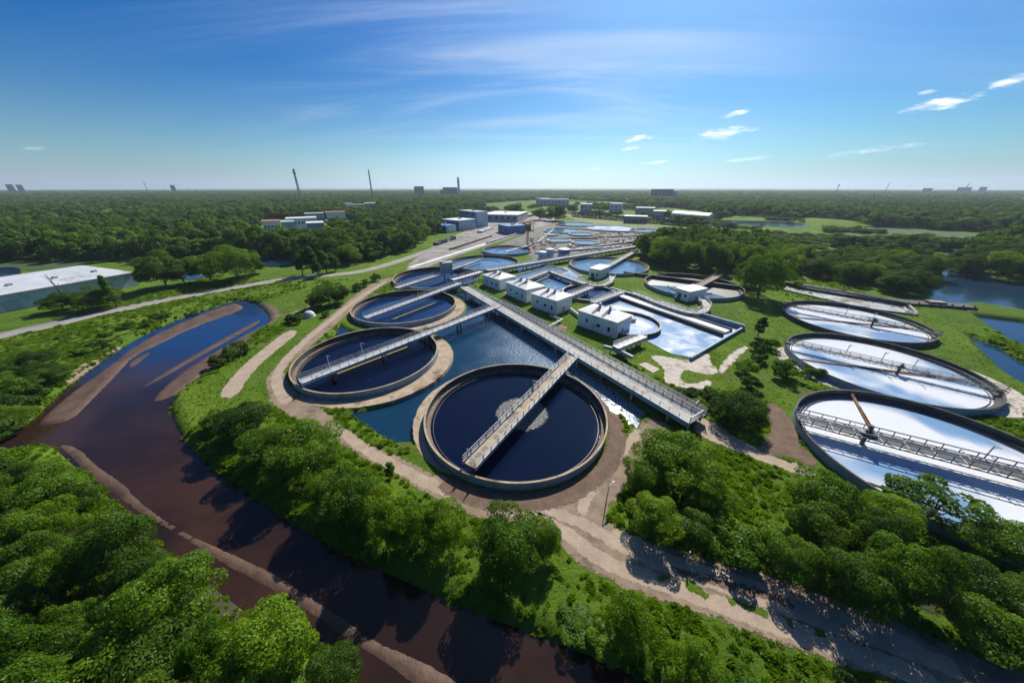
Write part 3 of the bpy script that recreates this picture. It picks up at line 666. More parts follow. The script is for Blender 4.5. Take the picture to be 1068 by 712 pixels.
footbridge('tank_bridge', Wz(467, 282, ZD), Wz(503, 270, ZD), 2.6, ZD, 'short footbridge ending at the tall post in a pale tank', 'concrete', gh=.6)
footbridge('tank_bridge', Wz(528, 262, ZD), Wz(550, 256, ZD), 2.6, ZD, 'small footbridge on the tank beside the rusty canopy', 'deck', gh=.6)
footbridge('tank_bridge', Wz(632, 278.5, ZD), Wz(664, 261, ZD), 2.6, ZD, 'footbridge from a white cabin over the pale blue lawn tank', 'concrete', gh=.7, rail='concrete')
footbridge('tank_bridge', Wz(724, 300, ZD), Wz(751, 286.5, ZD), 2.4, ZD, 'footbridge over the half drained lawn tank', 'tancon', gh=.7, rail='tancon')
# main walkway and its neighbours
a0, a1 = Vector(Wz(484, 299, 2.2)), Vector(Wz(725.5, 438, 2.2)); dW = (a1 - a0).normalized(); nW = Vector((-dW.y, dW.x))   # nW points to the huts
wk = footbridge('main_walkway', a0, a1, 4.0, 2.2, 'wide pale walkway running the length of the lagoon', 'walkdeck', 'bluecon', .9, 'steel', 12, 2, 'walkway', rh=1.1)
b0, b1 = a0 + dW * 24 + nW * 3.6, a1 + nW * 3.0
footbridge('service_gallery', b0, b1, 1.7, 1.9, 'narrow dark railed gallery beside the wide pale walkway', 'darksteel', 'darkcon', .9, 'darksteel', 0, 4, 'walkway', rh=1.15, th=.09)
def gate(): 
    o = empty('walkway_gate', (a1.x, a1.y, 2.2), math.atan2(dW.y, dW.x), 'grey steel gate at the near end of the wide walkway', 'gate')
    q = MB()
    for y_ in (-1.95, 1.95): q.box(-.06, .06, y_ - .06, y_ + .06, -2.2, 1.5)
    q.box(-.055, .055, -1.95, 1.95, 1.4, 1.5); q.build('gate_frame', M['steel'], o)
    q = MB()
    for k in range(16): q.bar((0, -1.8 + k * .24, .1), (0, -1.8 + k * .24, 1.25), .04)
    q.bar((0, -1.88, .1), (0, 1.88, .1), .06); q.bar((0, -1.88, 1.25), (0, 1.88, 1.25), .06); q.build('gate_leaf', M['steel'], o)
gate()
footbridge('elevated_walkway', Wz(472, 291.5, 3), Wz(502, 283, 3), 3.2, 3.0, 'short elevated walkway between the blue tanks and the white huts', 'deck', 'concrete', .9, piers=2)
footbridge('elevated_walkway', Wz(508, 281.5, 3), Wz(590, 268, 3), 4.0, 3.0, 'long elevated grey walkway passing behind the white huts', 'concrete', 'wallgrey', 1.3, piers=8)
footbridge('elevated_walkway', Wz(590.5, 268, 3), Wz(664, 256.5, 3), 4.0, 3.0, 'elevated grey walkway running behind the pale lawn tank to the trees', 'concrete', 'concrete', 1.3, piers=8)
footbridge('elevated_walkway', Wz(546, 292, 2.5), Wz(573, 282, 2.5), 2.6, 2.5, 'walkway at the back of the row of white huts', 'concrete', 'steel', .9, piers=3)
footbridge('elevated_walkway', Wz(573, 282, 2.5), Wz(611, 295.5, 2.5), 3.4, 2.5, 'walkway past the small square pool to the first white cabin', 'concrete', 'bluecon', 1.2, piers=3)
footbridge('elevated_walkway', Wz(594, 308, 2.5), Wz(617, 299, 2.5), 2.6, 2.5, 'walkway between a white hut and the first white cabin', 'concrete', 'steel', .9, piers=2)
footbridge('elevated_walkway', Wz(618, 315, 2.3), Wz(649, 304, 2.3), 2.4, 2.3, 'walkway along the head of the foamy basin', 'concrete', 'steel', .8, piers=2)
footbridge('pipe_bridge', Wz(642, 362, 2.5), Wz(672, 350, 2.5), 2.0, 2.5, 'pipe bridge in front of the largest white hut', 'steel', 'steel', .9, piers=3, zb=0)

# truss bridges and machinery on the white tanks
def truss(key, q0, q1, z, w, label, masts):
    x, y, r = TANKS[key]; A_, B_ = Vector(Wz(*q0, z)), Vector(Wz(*q1, z)); d = (B_ - A_).normalized(); c = Vector((x, y)); nrm = Vector((-d.y, d.x))
    # chord of the tank nearest that direction
    off = (A_ - c).dot(nrm); L = 2 * math.sqrt(max(1, (r + .3) ** 2 - off ** 2)); s = c + nrm * off - d * (L / 2)
    o = empty('truss_bridge', (s.x, s.y, z), math.atan2(d.y, d.x), label, 'bridge')
    MB().box(0, L, -w / 2 + .3, w / 2 - .3, -.12, 0).build('deck', M['darksteel'], o)
    for sg in (-1, 1):
        q = MB(); y_ = sg * w / 2
        for zz in (-.45, .05, .85): q.bar((0, y_, zz), (L, y_, zz), .11 if w < 2 else .14)
        n = int(L / 1.8)
        for k in range(n + 1): q.bar((L * k / n, y_, -.45), (L * k / n, y_, .88), .07 if w < 2 else .1)
        for k in range(n): q.bar((L * k / n, y_, -.55 if k % 2 else .05), (L * (k + 1) / n, y_, .05 if k % 2 else -.55), .09)
        q.build('truss_side', M['darksteel'], o)
    for f_ in masts:
        q = MB(); q.bar((L * f_, w / 2, 0), (L * f_, w / 2, 2.6), .13); q.bar((L * f_, w / 2, 2.6), (L * f_ + .1, w / 2 - 1.0, 2.9), .11); q.bar((L * f_, w/2, 2.0), (L * f_ + .5, w / 2, 2.6), .09)
        q.build('lamp_mast', M['steel'], o)
    return o, s, d, L
truss('I', (821, 318), (964, 345), 2.0, 1.2, 'dark truss bridge across the furthest white tank', (.45, .62))
truss('J', (824, 357), (1029, 403), 2.0, 1.2, 'dark truss bridge across the middle white tank', (.5, .64, .33))
tk, s_, d_, L_ = truss('K', (832, 434), (1068, 494), 2.3, 3.0, 'wide double truss bridge over the white tank at the right edge', (.62,))
q = MB()
for k in range(12):
    xx = L_ * (k + .5) / 12; q.bar((xx, -1.5, .05), (xx, 1.5, .05), .14)
    q.bar((xx, -1.5, .95), (xx, 1.5, .95), .09) if k in (2, 6, 7, 9) else None
q.build('cross_beam', M['steel'], tk)
def drive(x, y, z, label, arm=None, sc=1.0):
    o = empty('scraper_drive', (x, y, z), 0.5, label, 'machine')
    MB().lathe([(0.01, 0), (1.1 * sc, 0), (1.1 * sc, .35), (.7 * sc, .45), (.01, .5)], 20).build('drive_housing', M['darksteel'], o)
    q = MB(); q.tube([(-.7 * sc, 0, .75), (.7 * sc, 0, .75)], .3 * sc, 10); q.build('motor', M['darkcon'], o)
    q = MB(); q.tube([(0, 0, .1), (0, 0, -3.0)], .3, 10); q.build('shaft', M['darksteel'], o)
    if arm:
        q = MB(); q.bar((0, 0, .9), arm, .28); q.build('boom', M['rust'], o)
    return o
kx, ky = TANKS['K'][:2]; c_ = Wz(905, 452, 2.4)
drive(c_[0], c_[1], 2.36, 'dark scraper drive with a long rusty boom on the right edge tank', None)
bt = W(887, 414, 4.0); o_ = empty('crane_boom', (c_[0], c_[1], 3.4), 0, 'thin rusty boom reaching over the white water of the right edge tank', 'boom')
q = MB(); e_ = Vector((bt[0] - c_[0], bt[1] - c_[1], 1.2)); q.bar((0, 0, 0), e_, .34); q.bar((0, 0, .5), e_ * .6 + Vector((0, 0, .3)), .12); q.build('boom_arm', M['rust'], o_)
q = MB(); q.tube([(0, 0, -.9), (0, 0, .7)], .3, 10); q.build('boom_pivot', M['darksteel'], o_)
c_ = Wz(912, 334, 2.4); drive(c_[0], c_[1], 2.15, 'dark scraper drive on the furthest white tank', None, .9)
c_ = Wz(940, 382, 2.4); drive(c_[0], c_[1], 2.15, 'small dark scraper drive in the middle white tank', None, .6)
# scum_board parts on the white tanks
for o_, key, zz in ((tI, 'I', .3), (tJ, 'J', .3), (tK, 'K', 0.1)):
    r = TANKS[key][2]; q = MB()
    if key != 'K':
        q.bar((-r + 2.2, 4.2, zz + .12), (r - 4, -5.5, zz + .12), .35, .25); q.bar((-r + 3.2, 3.4, zz + .1), (r - 6, -6.1, zz + .1), .12, .2)
    else:
        q.bar((-r + 3, -4.0, zz + .1), (-2, -r + 4, zz + .1), .25, .2)
    q.build('scum_board', M['tancon'], o_)
# yellow scraper boards on the dark tanks
for o_, key, (p0, p1) in ((tB, 'B', ((352, 390), (425, 362))), (tB, 'B', ((322, 397), (350, 387))), (tC, 'C', ((410, 333), (454, 316)))):
    x, y, r = TANKS[key]; a, b_ = W(*p0, -.2), W(*p1, -.2)
    MB().bar((a[0] - x, a[1] - y, -.2), (b_[0] - x, b_[1] - y, -.2), .35, .3).build('scraper_board', M['yellow'], o_)

# masts standing on bridges
def mast(px, py, z, top, label, arm=True, cat='lamp post', name='lamp_post', th=.11):
    x, y = Wz(px, py, z); h = top_z(x, y, top) - z
    o = empty(name, (x, y, z), random.uniform(-1, 1), label, cat)
    MB().tube([(0, 0, 0), (0, 0, h)], [th, th * .7], 8).build('pole', M['steel'], o)
    if arm:
        q = MB(); q.bar((0, 0, h), (.8, 0, h + .15), .09); q.build('arm', M['steel'], o)
        MB().box(.7, 1.2, -.14, .14, h + .06, h + .2).build('lamp_head', M['darksteel'], o)
    return o
mast(344.5, 384, ZD, 371, 'thin lamp post on the steel footbridge over the dark blue tank, near its left end')
mast(378.5, 369, ZD, 358, 'thin lamp post halfway along the footbridge of the dark blue tank')
mast(436.5, 309, ZD, 302, 'thin lamp post on the footbridge behind the dirt road bend')
mast(556, 407, ZD, 397, 'thin lamp post halfway along the pale footbridge over the foam tank')
mast(488, 477, ZD, 468, 'short lamp post at the near end of the pale footbridge', False)
mast(503, 270, ZD, 257, 'tall grey post at the centre of a pale tank', False, 'post', 'centre_post', .35)
mast(632, 524, 0, 507, 'thin utility pole beside the dirt road junction', True, 'pole', 'utility_pole', .09)
mast(506, 315, 0, 303, 'lamp post on the grass by the first white hut', True)
mast(721, 436, 0, 421, 'lamp post at the near end of the wide walkway', True)
mast(715, 587, 0, 575, 'short post at the roadside under the thicket', False, 'post', 'roadside_post')
# machine tower
x, y = Wz(467, 283, 2.4); o = empty('machine_tower', (x, y, 0), .3, 'grey machine tower standing on the bridge of a blue tank', 'tower')
MB().box(-2.2, 2.2, -1.8, 1.8, 2.4, 6.8).box(-1.2, 2.4, -2.0, 2.0, 6.8, 7.1).build('tower_body', M['wallgrey'], o)
MB().box(-3.6, -2.2, -1.4, 1.4, 2.4, 7.6).build('duct', M['concrete'], o)
q = MB()
for a in (-1.8, 1.8):
    for b_ in (-1.4, 1.4): q.box(a - .2, a + .2, b_ - .2, b_ + .2, -2, 2.4)
q.build('legs_frame', M['darksteel'], o)

# ------------------------------------------------------------------ buildings
def frame_from(lb, fc, rb):
    """local frame of a box building from three base corners in the picture: left, near, right"""
    A_, B_, C_ = [Vector(W(*p_)[:2]) for p_ in (lb, fc, rb)]
    ex = (B_ - A_); L = ex.length; ex.normalize(); ey = Vector((-ex.y, ex.x)); D_ = (C_ - B_).dot(ey)
    return A_, ex, L, abs(D_)
def hut(lb, fc, rb, top, label, big=1.0):
    A_, ex, L, D_ = frame_from(lb, fc, rb); D_ = max(D_, L * .55)
    B_ = Vector(W(*fc)[:2]); h = top_z(B_.x, B_.y, top)
    o = empty('white_hut', (A_.x, A_.y, 0), math.atan2(ex.y, ex.x), label, 'building', 'white huts in a row')
    MB().box(0, L, 0, D_, -.1, h).build('wall', M['white'], o)
    e = .3; rh = h + L * .10; q = MB()           # low hipped roof with two raised ribs
    q.add([(-e, -e, h + .003), (L + e, -e, h + .003), (L + e, D_ + e, h + .003), (-e, D_ + e, h + .003), (D_ * .42, D_ / 2, rh), (L - D_ * .42, D_ / 2, rh)], [(0, 1, 5, 4), (1, 2, 5), (2, 3, 4, 5), (3, 0, 4), (3, 2, 1, 0)])
    ro = q.build('roof', M['roofwhite'], o)
    for f_ in (.36, .62):
        q = MB(); x0 = L * f_
        q.add([(x0 - .5, .5, h + .3), (x0 + .5, .5, h + .3), (x0 + .5, D_ - .5, h + .3), (x0 - .5, D_ - .5, h + .3), (x0, .2, h + .35), (x0, D_ / 2, rh + .75), (x0, D_ - .2, h + .35), (x0 - .5, D_ / 2, rh + .35), (x0 + .5, D_ / 2, rh + .35)],
              [(0, 1, 8, 7), (7, 8, 2, 3), (0, 7, 5, 4), (1, 4, 5, 8), (8, 5, 6, 2), (7, 3, 6, 5), (0, 4, 1), (3, 2, 6)])
        q.build('roof_rib', M['greyroof'], ro)
        MB().tube([(x0, D_ / 2, rh + .5), (x0, D_ / 2, rh + 1.3)], .35, 10).build('roof_vent', M['steel'], ro)
    for f_, w_, z0, z1 in ((.22, .8, .45, .62), (.52, 1.2, .38, .52), (.8, .8, .3, .55)):
        x0 = L * f_; wd_ = MB().box(x0, x0 + w_, -.05, .0, h * z0, h * z1).build('window', M['glass'], o)
        MB().box(x0 - .12, x0 + w_ + .12, -.09, -.002, h * z0 - .14, h * z0 - .003).build('sill', M['concrete'], wd_)
    dr = MB().box(L + .001, L + .06, D_ * .4, D_ * .4 + 1.1, 0.05, 2.2).build('door', M['wallgrey'], o)
    MB().box(L + .06, L + .12, D_ * .4 + .85, D_ * .4 + .95, 1.0, 1.15).build('handle', M['darksteel'], dr)
    MB().tube([(L + .12, .25, 0), (L + .12, .25, h - .1)], .09, 8).build('downpipe', M['concrete'], o)
    return o
hut((602, 339), (641, 353), (657, 345), 336, 'largest and nearest white hut, beside the foamy basin')
hut((554, 320), (579.4, 328.5), (593, 321), 313.4, 'white hut second from the foamy basin, with a bare soil patch beside it')
hut((528, 306.7), (548, 315.8), (562, 309.5), 302, 'white hut between two others, third from the foamy basin')
hut((504, 297), (520.4, 303), (533, 297.5), 291.5, 'smallest looking white hut at the far end of its row')
def cabin(lb, fc, rb, top, label):
    A_, ex, L, D_ = frame_from(lb, fc, rb); B_ = Vector(W(*fc)[:2]); h = top_z(B_.x, B_.y, top)
    L = max(L, 4); D_ = max(D_, 5)
    o = empty('white_cabin', (A_.x, A_.y, 0), math.atan2(ex.y, ex.x), label, 'building', 'white flat roofed cabins')
    MB().box(0, L, 0, D_, -.1, h).build('wall', M['white'], o)
    MB().box(-.25, L + .25, -.25, D_ + .25, h + .003, h + .35).build('roof', M['roofwhite'], o)
    dr = MB().box(L * .2, L * .2 + 1.6, -.06, -.002, .05, 2.6).build('door', M['darksteel'], o); MB().box(L * .2 + 1.3, L * .2 + 1.45, -.12, -.06, 1.1, 1.25).build('handle', M['steel'], dr)
    MB().box(L * .68, L * .68 + 1.0, -.05, -.002, 1.6, 2.6).build('window', M['glass'], o)
    # round platform with a rail
    return o
cabin((614, 289.5), (625, 291.5), (636, 287), 282, 'white flat roofed cabin at the rim of the pale blue lawn tank')
cabin((703, 310.5), (717, 315), (730, 309.5), 305, 'white flat roofed cabin at the rim of the half drained lawn tank')
def railed_path(name, pts, z, w, label, mat='concrete'):
    line = smooth_line([Wz(px, py, z) for px, py in pts], 2); o = empty(name, (*line[0], 0), 0, label, 'walkway'); x0, y0 = line[0]
    rb = [(a - x0, b_ - y0) for a, b_ in ribbon(line, w)]; n = len(rb) // 2; vs = []; fs = []
    for k in range(n):
        l_, r_ = rb[k], rb[-1 - k]; vs += [(*l_, z), (*r_, z), (*r_, z - .9), (*l_, z - .9)]
    for k in range(n - 1):
        for q in range(4): fs.append((k * 4 + q, (k + 1) * 4 + q, (k + 1) * 4 + (q + 1) % 4, k * 4 + (q + 1) % 4))
    fs += [(0, 1, 2, 3), tuple(range(4 * n - 4, 4 * n))[::-1]]
    MB().add(vs, fs).build('deck', M[mat], o)
    for side in (rb[:n], rb[n:]): handrail(side[::3] if len(side) > 9 else side, z, 1.0, 2, 2.5, .1).build('handrail', M['steel'], o)
    return o
railed_path('curved_walkway', [(600, 289), (606, 293), (618, 297.5), (630, 297), (638, 293), (639, 288)], 1.6, 2.4, 'curved railed walkway around the first white cabin')
railed_path('curved_walkway', [(661, 305), (676, 311), (700, 320), (725, 327), (736, 323), (738, 317), (732, 312)], 1.6, 2.6, 'curved railed walkway around the cabin of the half drained tank')

# foamy basin with its long channel
def wall_line(name, pts, z, th, mat, label, cat='wall', z0=-.4, world=False):
    P_ = [Vector((*(p_ if world else Wz(*p_, z)), 0)) for p_ in pts]; o = MB(); c0 = P_[0]
    for a, b_ in zip(P_[:-1], P_[1:]):
        d = (b_ - a).normalized(); o.bar(a - c0 + Vector((0, 0, (z + z0) / 2)) - d * (th / 2 - .002), b_ - c0 + Vector((0, 0, (z + z0) / 2)) + d * (th / 2 - .003), th, z - z0)
    return tag(o.build(name, M[mat], None, (c0.x, c0.y, 0)), label, cat)
BASIN = PL([(640, 302), (774, 341), (720, 373), (700, 369), (679, 358), (655, 345), (640, 330), (612, 315)], .0)
flat('basin_water', BASIN, .12, M['w_mix'])
wall_line('basin_wall', [(637, 299.5), (776, 338.5)], 1.7, .6, 'bluecon', 'long blue grey wall at the lawn side of the foamy basin')
wall_line('basin_wall', [(776.5, 340), (721, 372)], 1.0, .5, 'bluecon', 'low end wall closing the foamy basin towards the pale path')
wall_line('channel_wall', [(640, 307), (754, 347)], 1.3, .7, 'darkcon', 'dark inner channel wall running through the foamy basin')
wall_line('channel_wall', [(643, 303), (763, 342.5)], 1.0, .5, 'darkcon', 'thin dark wall between the foamy basin channel lanes')
flat('channel_water', PL([(641, 304), (764, 343), (757, 346.5), (640, 307)], .6), .6, M['w_white'])
# half ring tank by the biggest hut
x, y, r = 36.77, 93.61, 10.17
o = empty('ring_tank', (x, y, 0), 0, 'round ring tank half hidden behind the largest white hut', 'tank')
MB().lathe([(r, -.2), (r, 1.3), (r - .5, 1.3), (r - .5, -.2)], 96).build('outer_wall', M['darkcon'], o)
MB().lathe([(r + .05, 1.303), (r + .05, 1.5), (r - .55, 1.5), (r - .55, 1.303)], 96).build('rim', M['concrete'], o)
disc('water', r - .4, .55, M['w_mix'], o)
MB().box(-3.5, 3.5, 1.5, 3.0, .8, 1.6).build('cross_channel', M['concrete'], o)
# square pools behind the huts
def pool(name, pts, zw, zr, mat, label):
    P_ = PL(pts); cx_, cy_ = np.mean(np.array(P_), 0); o = empty(name, (cx_, cy_, 0), 0, label, 'tank')
    L = [(a - cx_, b_ - cy_) for a, b_ in P_]; n = len(L)
    me = bpy.data.meshes.new('water'); me.from_pydata([(*q, zw) for q in L], [], [tuple(range(n))]); me.update(); link('water', me, M[mat], o)
    q = MB()
    for k in range(n):
        a, b_ = Vector((*L[k], 0)), Vector((*L[(k + 1) % n], 0)); d = (b_ - a).normalized(); q.bar(a + Vector((0, 0, zr / 2 - .1)) + d * .25, b_ + Vector((0, 0, zr / 2 - .1)) + d * .245, .5, zr + .2)
    q.build('pool_wall', M['concrete'], o); return o
pool('square_pool', [(533, 290), (575, 278), (592, 283), (547, 296)], .35, .8, 'w_sky', 'angular pale blue pool behind the far white huts')
pool('square_pool', [(556, 297), (580, 287), (606, 294), (582, 306)], .2, 1.1, 'w_sky', 'square blue pool behind the middle white huts')
pool('square_pool', [(576, 283), (590, 279), (607, 289), (596, 291)], .3, .7, 'w_white', 'small whitish pool by the first white cabin')
x, y = Wz(614, 307, 0); o = empty('ring_tank', (x, y, 0), 0, 'low round dark tank between the white huts and the first cabin', 'tank')
MB().lathe([(11, -.2), (11, 1.0), (10.5, 1.0), (10.5, -.2)], 80).build('outer_wall', M['darkcon'], o); disc('water', 10.6, .3, M['w_blue'], o)
MB().lathe([(11.04, 1.003), (11.04, 1.2), (10.4, 1.2), (10.4, 1.003)], 80).build('rim', M['concrete'], o)
# small ring basins in the far works
def ring(px, py, wpx, label, mat='w_sky', rim='concrete', wall='concrete', h=1.2, zw=.8):
    x, y = Wz(px, py, 0); r = wpx / 2 * depth(x, y) / F
    o = empty('far_basin', (x, y, 0), 0, label, 'tank')
    MB().lathe([(r, -.3), (r, h - .22), (r - .8, h - .22), (r - .8, -.3)], 72).build('outer_wall', M[wall], o)
    MB().lathe([(r + .1, h - .22), (r + .1, h), (r - .9, h), (r - .9, h - .22)], 72).build('rim', M[rim], o)
    disc('water', r - .7, zw, M[mat], o, 72)
    return o
ring(586, 241.5, 38, 'wide pale blue far basin behind the round far tanks')
ring(606, 245, 26, 'pale blue far basin right of the widest one')
ring(583, 251.5, 25, 'far basin with a thick pale rim beside the rubble', rim='deck')
ring(610.5, 254, 28, 'far basin with whitish water, nearest to the long elevated walkway', 'w_sky')
ring(600, 234.5, 40, 'dark far basin at the back of the works, below the dark hedge', 'w_blue', wall='darkcon')
ring(637, 239, 50, 'broad flat far basin with a pale floor, right of the dark one', 'w_mix')
ring(672, 241, 30, 'dark blue far basin by the trees at the back of the works', 'w_blue')
ring(575, 245.5, 16, 'small tilted looking pale basin left of the far works', 'w_mix')
sheet('pale_water_pool', PL([(541, 275), (575, 268), (600, 265), (560, 279), (540, 285)]), M['w_sky'], 0.3, 3, rag=0)
for p_, q_, mt_, lb in (((560, 263), (645, 256.5), 'bluecon', 'low wall in front of the far basins, beside the elevated walkway'), ((600, 259.5), (668, 249.5), 'concrete', 'low pale wall crossing the clutter right of the far basins'), ((572, 247.6), (622, 248), 'darkcon', 'low dark wall between the two rows of far basins'),
                  ((620, 246.5), (672, 245), 'concrete', 'low pale wall under the broad flat far basin'), ((580, 236.8), (690, 243), 'bluecon', 'long low wall along the back of the far basins'), ((561, 252), (577, 239), 'concrete', 'low pale wall left of the far basins'), ((645, 252), (676, 253), 'darkcon', 'low dark wall near the trees at the right of the far works'),
                  ((508, 252.5), (548, 240.5), 'wallgrey', 'low wall between the yard and the round far tanks'), ((470, 259), (512, 245.5), 'darkcon', 'dark kerb wall along the middle of the yard')):
    wall_line('channel_wall', [p_, q_], 1.1, 1.6, mt_, lb)
# storage tanks by the elevated walkway
def cyl(px, py, wpx, top, label, mat):
    x, y = Wz(px, py, 0); r = wpx / 2 * depth(x, y) / F; h = top_z(x, y, top)
    o = empty('storage_tank', (x, y, 0), 0, label, 'tank'); MB().lathe([(.01, 0), (r, 0), (r, h), (.01, h)], 28, False).build('tank_shell', M[mat], o)
    MB().lathe([(.01, h + .5), (r * .5, h + .35), (r + .12, h + .02), (r + .12, h - .2), (r + .02, h - .2)], 28, False).build('tank_roof', M['roofwhite'], o)
    q = MB(); q.bar((r + .15, -.25, 0), (r + .15, -.25, h), .08); q.bar((r + .15, .25, 0), (r + .15, .25, h), .08)
    for k in range(int(h / .5)): q.bar((r + .15, -.25, .3 + k * .5), (r + .15, .25, .3 + k * .5), .05)
    q.build('ladder', M['steel'], o)
cyl(565.5, 269.5, 8, 262.5, 'left small white storage tank behind the elevated walkway', 'paleblue')
cyl(573, 268, 8.5, 259.5, 'taller pale storage tank in the middle of three', 'paleblue')
cyl(588, 266.5, 12, 259.5, 'wide blue storage tank, right of two pale ones', 'blueclad')

def block(name, cx_, w_px, base, top, dist, dep, mat, label, cat='building', roof='greyroof', rz=0.0, wins=0, base_z=0, group=None):
    """building seen from afar: picture column, width in pixels, distance in metres"""
    x = (cx_ - 534) / F * (dist * cp + H * sp); y = dist; z = top_z(x, y, top); wd_ = w_px * depth(x, y) / F
    rz = rz or -math.atan2(x, y); wd_ *= math.cos(rz)
    o = empty(name, (x, y, 0), rz, label, cat, group)
    MB().box(-wd_ / 2, wd_ / 2, 0, dep, -1, z).build('wall', M[mat], o)
    MB().box(-wd_ / 2 - .3, wd_ / 2 + .3, -.3, dep + .3, z + .003, z + .5).build('roof', M[roof], o)
    for k in range(wins):
        for fl in range(max(1, int(z / 6))):
            x0 = -wd_ / 2 + wd_ * (k + .25) / wins; zz = 1.8 + fl * 5.5
            if zz + 2 < z: MB().box(x0, x0 + wd_ / wins * .5, -.08, -.002, zz, zz + 2).build('window', M['glass'], o)
    return o
# blue works buildings
def bld(lb, fc, rb, top, mat, roof, label, wins=4, mat2=None, floors=1):
    A_, ex, L, D_ = frame_from(lb, fc, rb); B_ = Vector(W(*fc)[:2]); h = top_z(B_.x, B_.y, top); D_ = max(D_, 6)
    o = empty('works_building', (A_.x, A_.y, 0), math.atan2(ex.y, ex.x), label, 'building')
    MB().box(0, L, 0, D_, -.2, h).build('wall', M[mat], o)
    if mat2: MB().box(L + .003, L + .12, .02, D_ - .02, 0, h - .02).build('side_cladding', M[mat2], o)
    MB().box(-.3, L + .3, -.3, D_ + .3, h + .003, h + .5).build('roof', M[roof], o)
    for k in range(wins):
        for fl in range(floors):
            x0 = L * (k + .25) / wins; z0 = h * (fl + .4) / floors; MB().box(x0, x0 + L / wins * .5, -.08, -.002, z0, z0 + h / floors * .38).build('window', M['glass'], o)
    MB().box(L * .5 - 1.6, L * .5 + 1.6, D_ * .5, D_ * .5 + 2.5, h + .503, h + 1.7).build('roof_unit', M['steel'], o)
    return o
bld((479, 234), (497, 237), (502.5, 235), 221.5, 'blueclad', 'greyroof', 'tall blue cube building at the edge of the far works', 3, 'paleblue', 3)
bld((462, 239), (479, 241), (489, 238), 230.5, 'blueclad', 'roofwhite', 'lower blue building in front of the tall blue cube', 4, 'paleblue')
bld((452, 241), (466, 243), (470, 241), 236, 'blueclad', 'blueclad', 'lowest blue shed beside the wood edge', 3, 'white')
bld((519.5, 242), (530, 244.5), (538, 241), 236.5, 'blueclad', 'blueclad', 'small blue shed standing alone in the concrete yard', 2)
bld((502, 231), (540, 232), (560, 228), 224.5, 'wallgrey', 'paleroad' if False else 'roofwhite', 'long low pale shed right of the tall blue cube', 6)
bld((545, 240), (548, 241), (550, 240), 233, 'rust', 'rust', 'narrow rusty kiosk under the rusty canopy', 1)
# rusty canopy and red mast
x, y = Wz(549, 240, 0); o = empty('canopy', (x, y, 0), .2, 'rust coloured canopy roof on thin posts in the far works', 'canopy'); h = top_z(x, y, 231.5)
MB().add([(-8, -4, h - 1), (10, -4, h - 1), (10, 5, h - 1), (-8, 5, h - 1), (-5, .5, h + 1), (8, .5, h + 1)], [(0, 1, 5, 4), (1, 2, 5), (2, 3, 4, 5), (3, 0, 4), (0, 3, 2, 1)]).build('canopy_roof', M['rust'], o)
for a in (-6, 0, 7):
    for b_ in (-3, 4): MB().bar((a, b_, 0), (a, b_, h - 1.002), .5).build('post', M['rust'], o)
x, y = Wz(550, 258, 0); o = empty('lattice_mast', (x, y, 0), .4, 'rusty lattice mast between the round far tanks', 'mast'); h = top_z(x, y, 234)
q = MB()
for a in (-.5, .5):
    for b_ in (-.5, .5): q.bar((a, b_, 0), (a, b_, h), .18)
for k in range(int(h / 1.2)): q.bar((-.5, -.5 if k % 2 else .5, k * 1.2), (.5, -.5 if k % 2 else .5, k * 1.2 + 1.2), .1); q.bar((.5, -.5, k * 1.2), (.5, .5, k * 1.2 + 1.2), .1); q.bar((-.5, .5, k * 1.2), (-.5, -.5, k * 1.2 + 1.2), .1)
q.build('lattice', M['rust'], o); MB().box(-1.2, 1.2, -1.2, 1.2, h + .002, h + .5).build('platform', M['steel'], o)
# stacks of material in the yard
def heap(p0, p1, w, h, label, mat):
    a, b_ = Vector(W(*p0)), Vector(W(*p1)); d = b_ - a; o = empty('material_stack', a, math.atan2(d.y, d.x), label, 'stack'); L = d.length; n = max(2, int(L / 4))
    for k in range(n):
        hh = h * random.uniform(.6, 1.1); q = MB()
        q.box(L * k / n + .15, L * (k + 1) / n - .15, -w / 2 + random.uniform(-.3, .3), w / 2, .06, hh); q.build('bundle', M[mat if random.random() < .7 else 'steel'], o)
heap((454, 256), (474, 249.5), 4, 2.6, 'long dark grey stack of material at the grass edge of the yard', 'darkcon')
heap((500, 243), (513, 238.5), 5, 1.8, 'pale stack of material in the middle of the yard', 'deck')
heap((540, 228), (556, 225), 5, 2.2, 'grey brown stack of material at the back of the yard', 'rubble')
# rubble in the far works
rp = MB(); rr = random.Random(4)
for k in range(260):
    px, py = rr.choice([(rr.uniform(552, 580), rr.uniform(248, 262)), (rr.uniform(620, 668), rr.uniform(243, 256)), (rr.uniform(590, 660), rr.uniform(256, 262))])
    x, y = Wz(px, py, 0); s1, s2, s3 = rr.uniform(.3, 1.7), rr.uniform(.3, 1.0), rr.uniform(.2, 1.1); a = rr.uniform(0, 3); c1, c2 = math.cos(a), math.sin(a)
    vs = [(x + (i_ * s1 * c1 - j_ * s2 * c2) * rr.uniform(.6, 1), y + (i_ * s1 * c2 + j_ * s2 * c1) * rr.uniform(.6, 1), kk * s3) for kk in (0, 1) for i_, j_ in ((-1, -1), (1, -1), (1, 1), (-1, 1))]
    rp.cur = rr.choice([0] * 9 + [1, 1, 2]); rp.add(vs, [(0, 3, 2, 1), (4, 5, 6, 7), (0, 1, 5, 4), (1, 2, 6, 5), (2, 3, 7, 6), (3, 0, 4, 7)])
tag(rp.build('rubble', [M['rubble'], M['steel'], M['rust']]), 'grey and brown clutter scattered between the far basins', 'rubble', None, 'stuff')
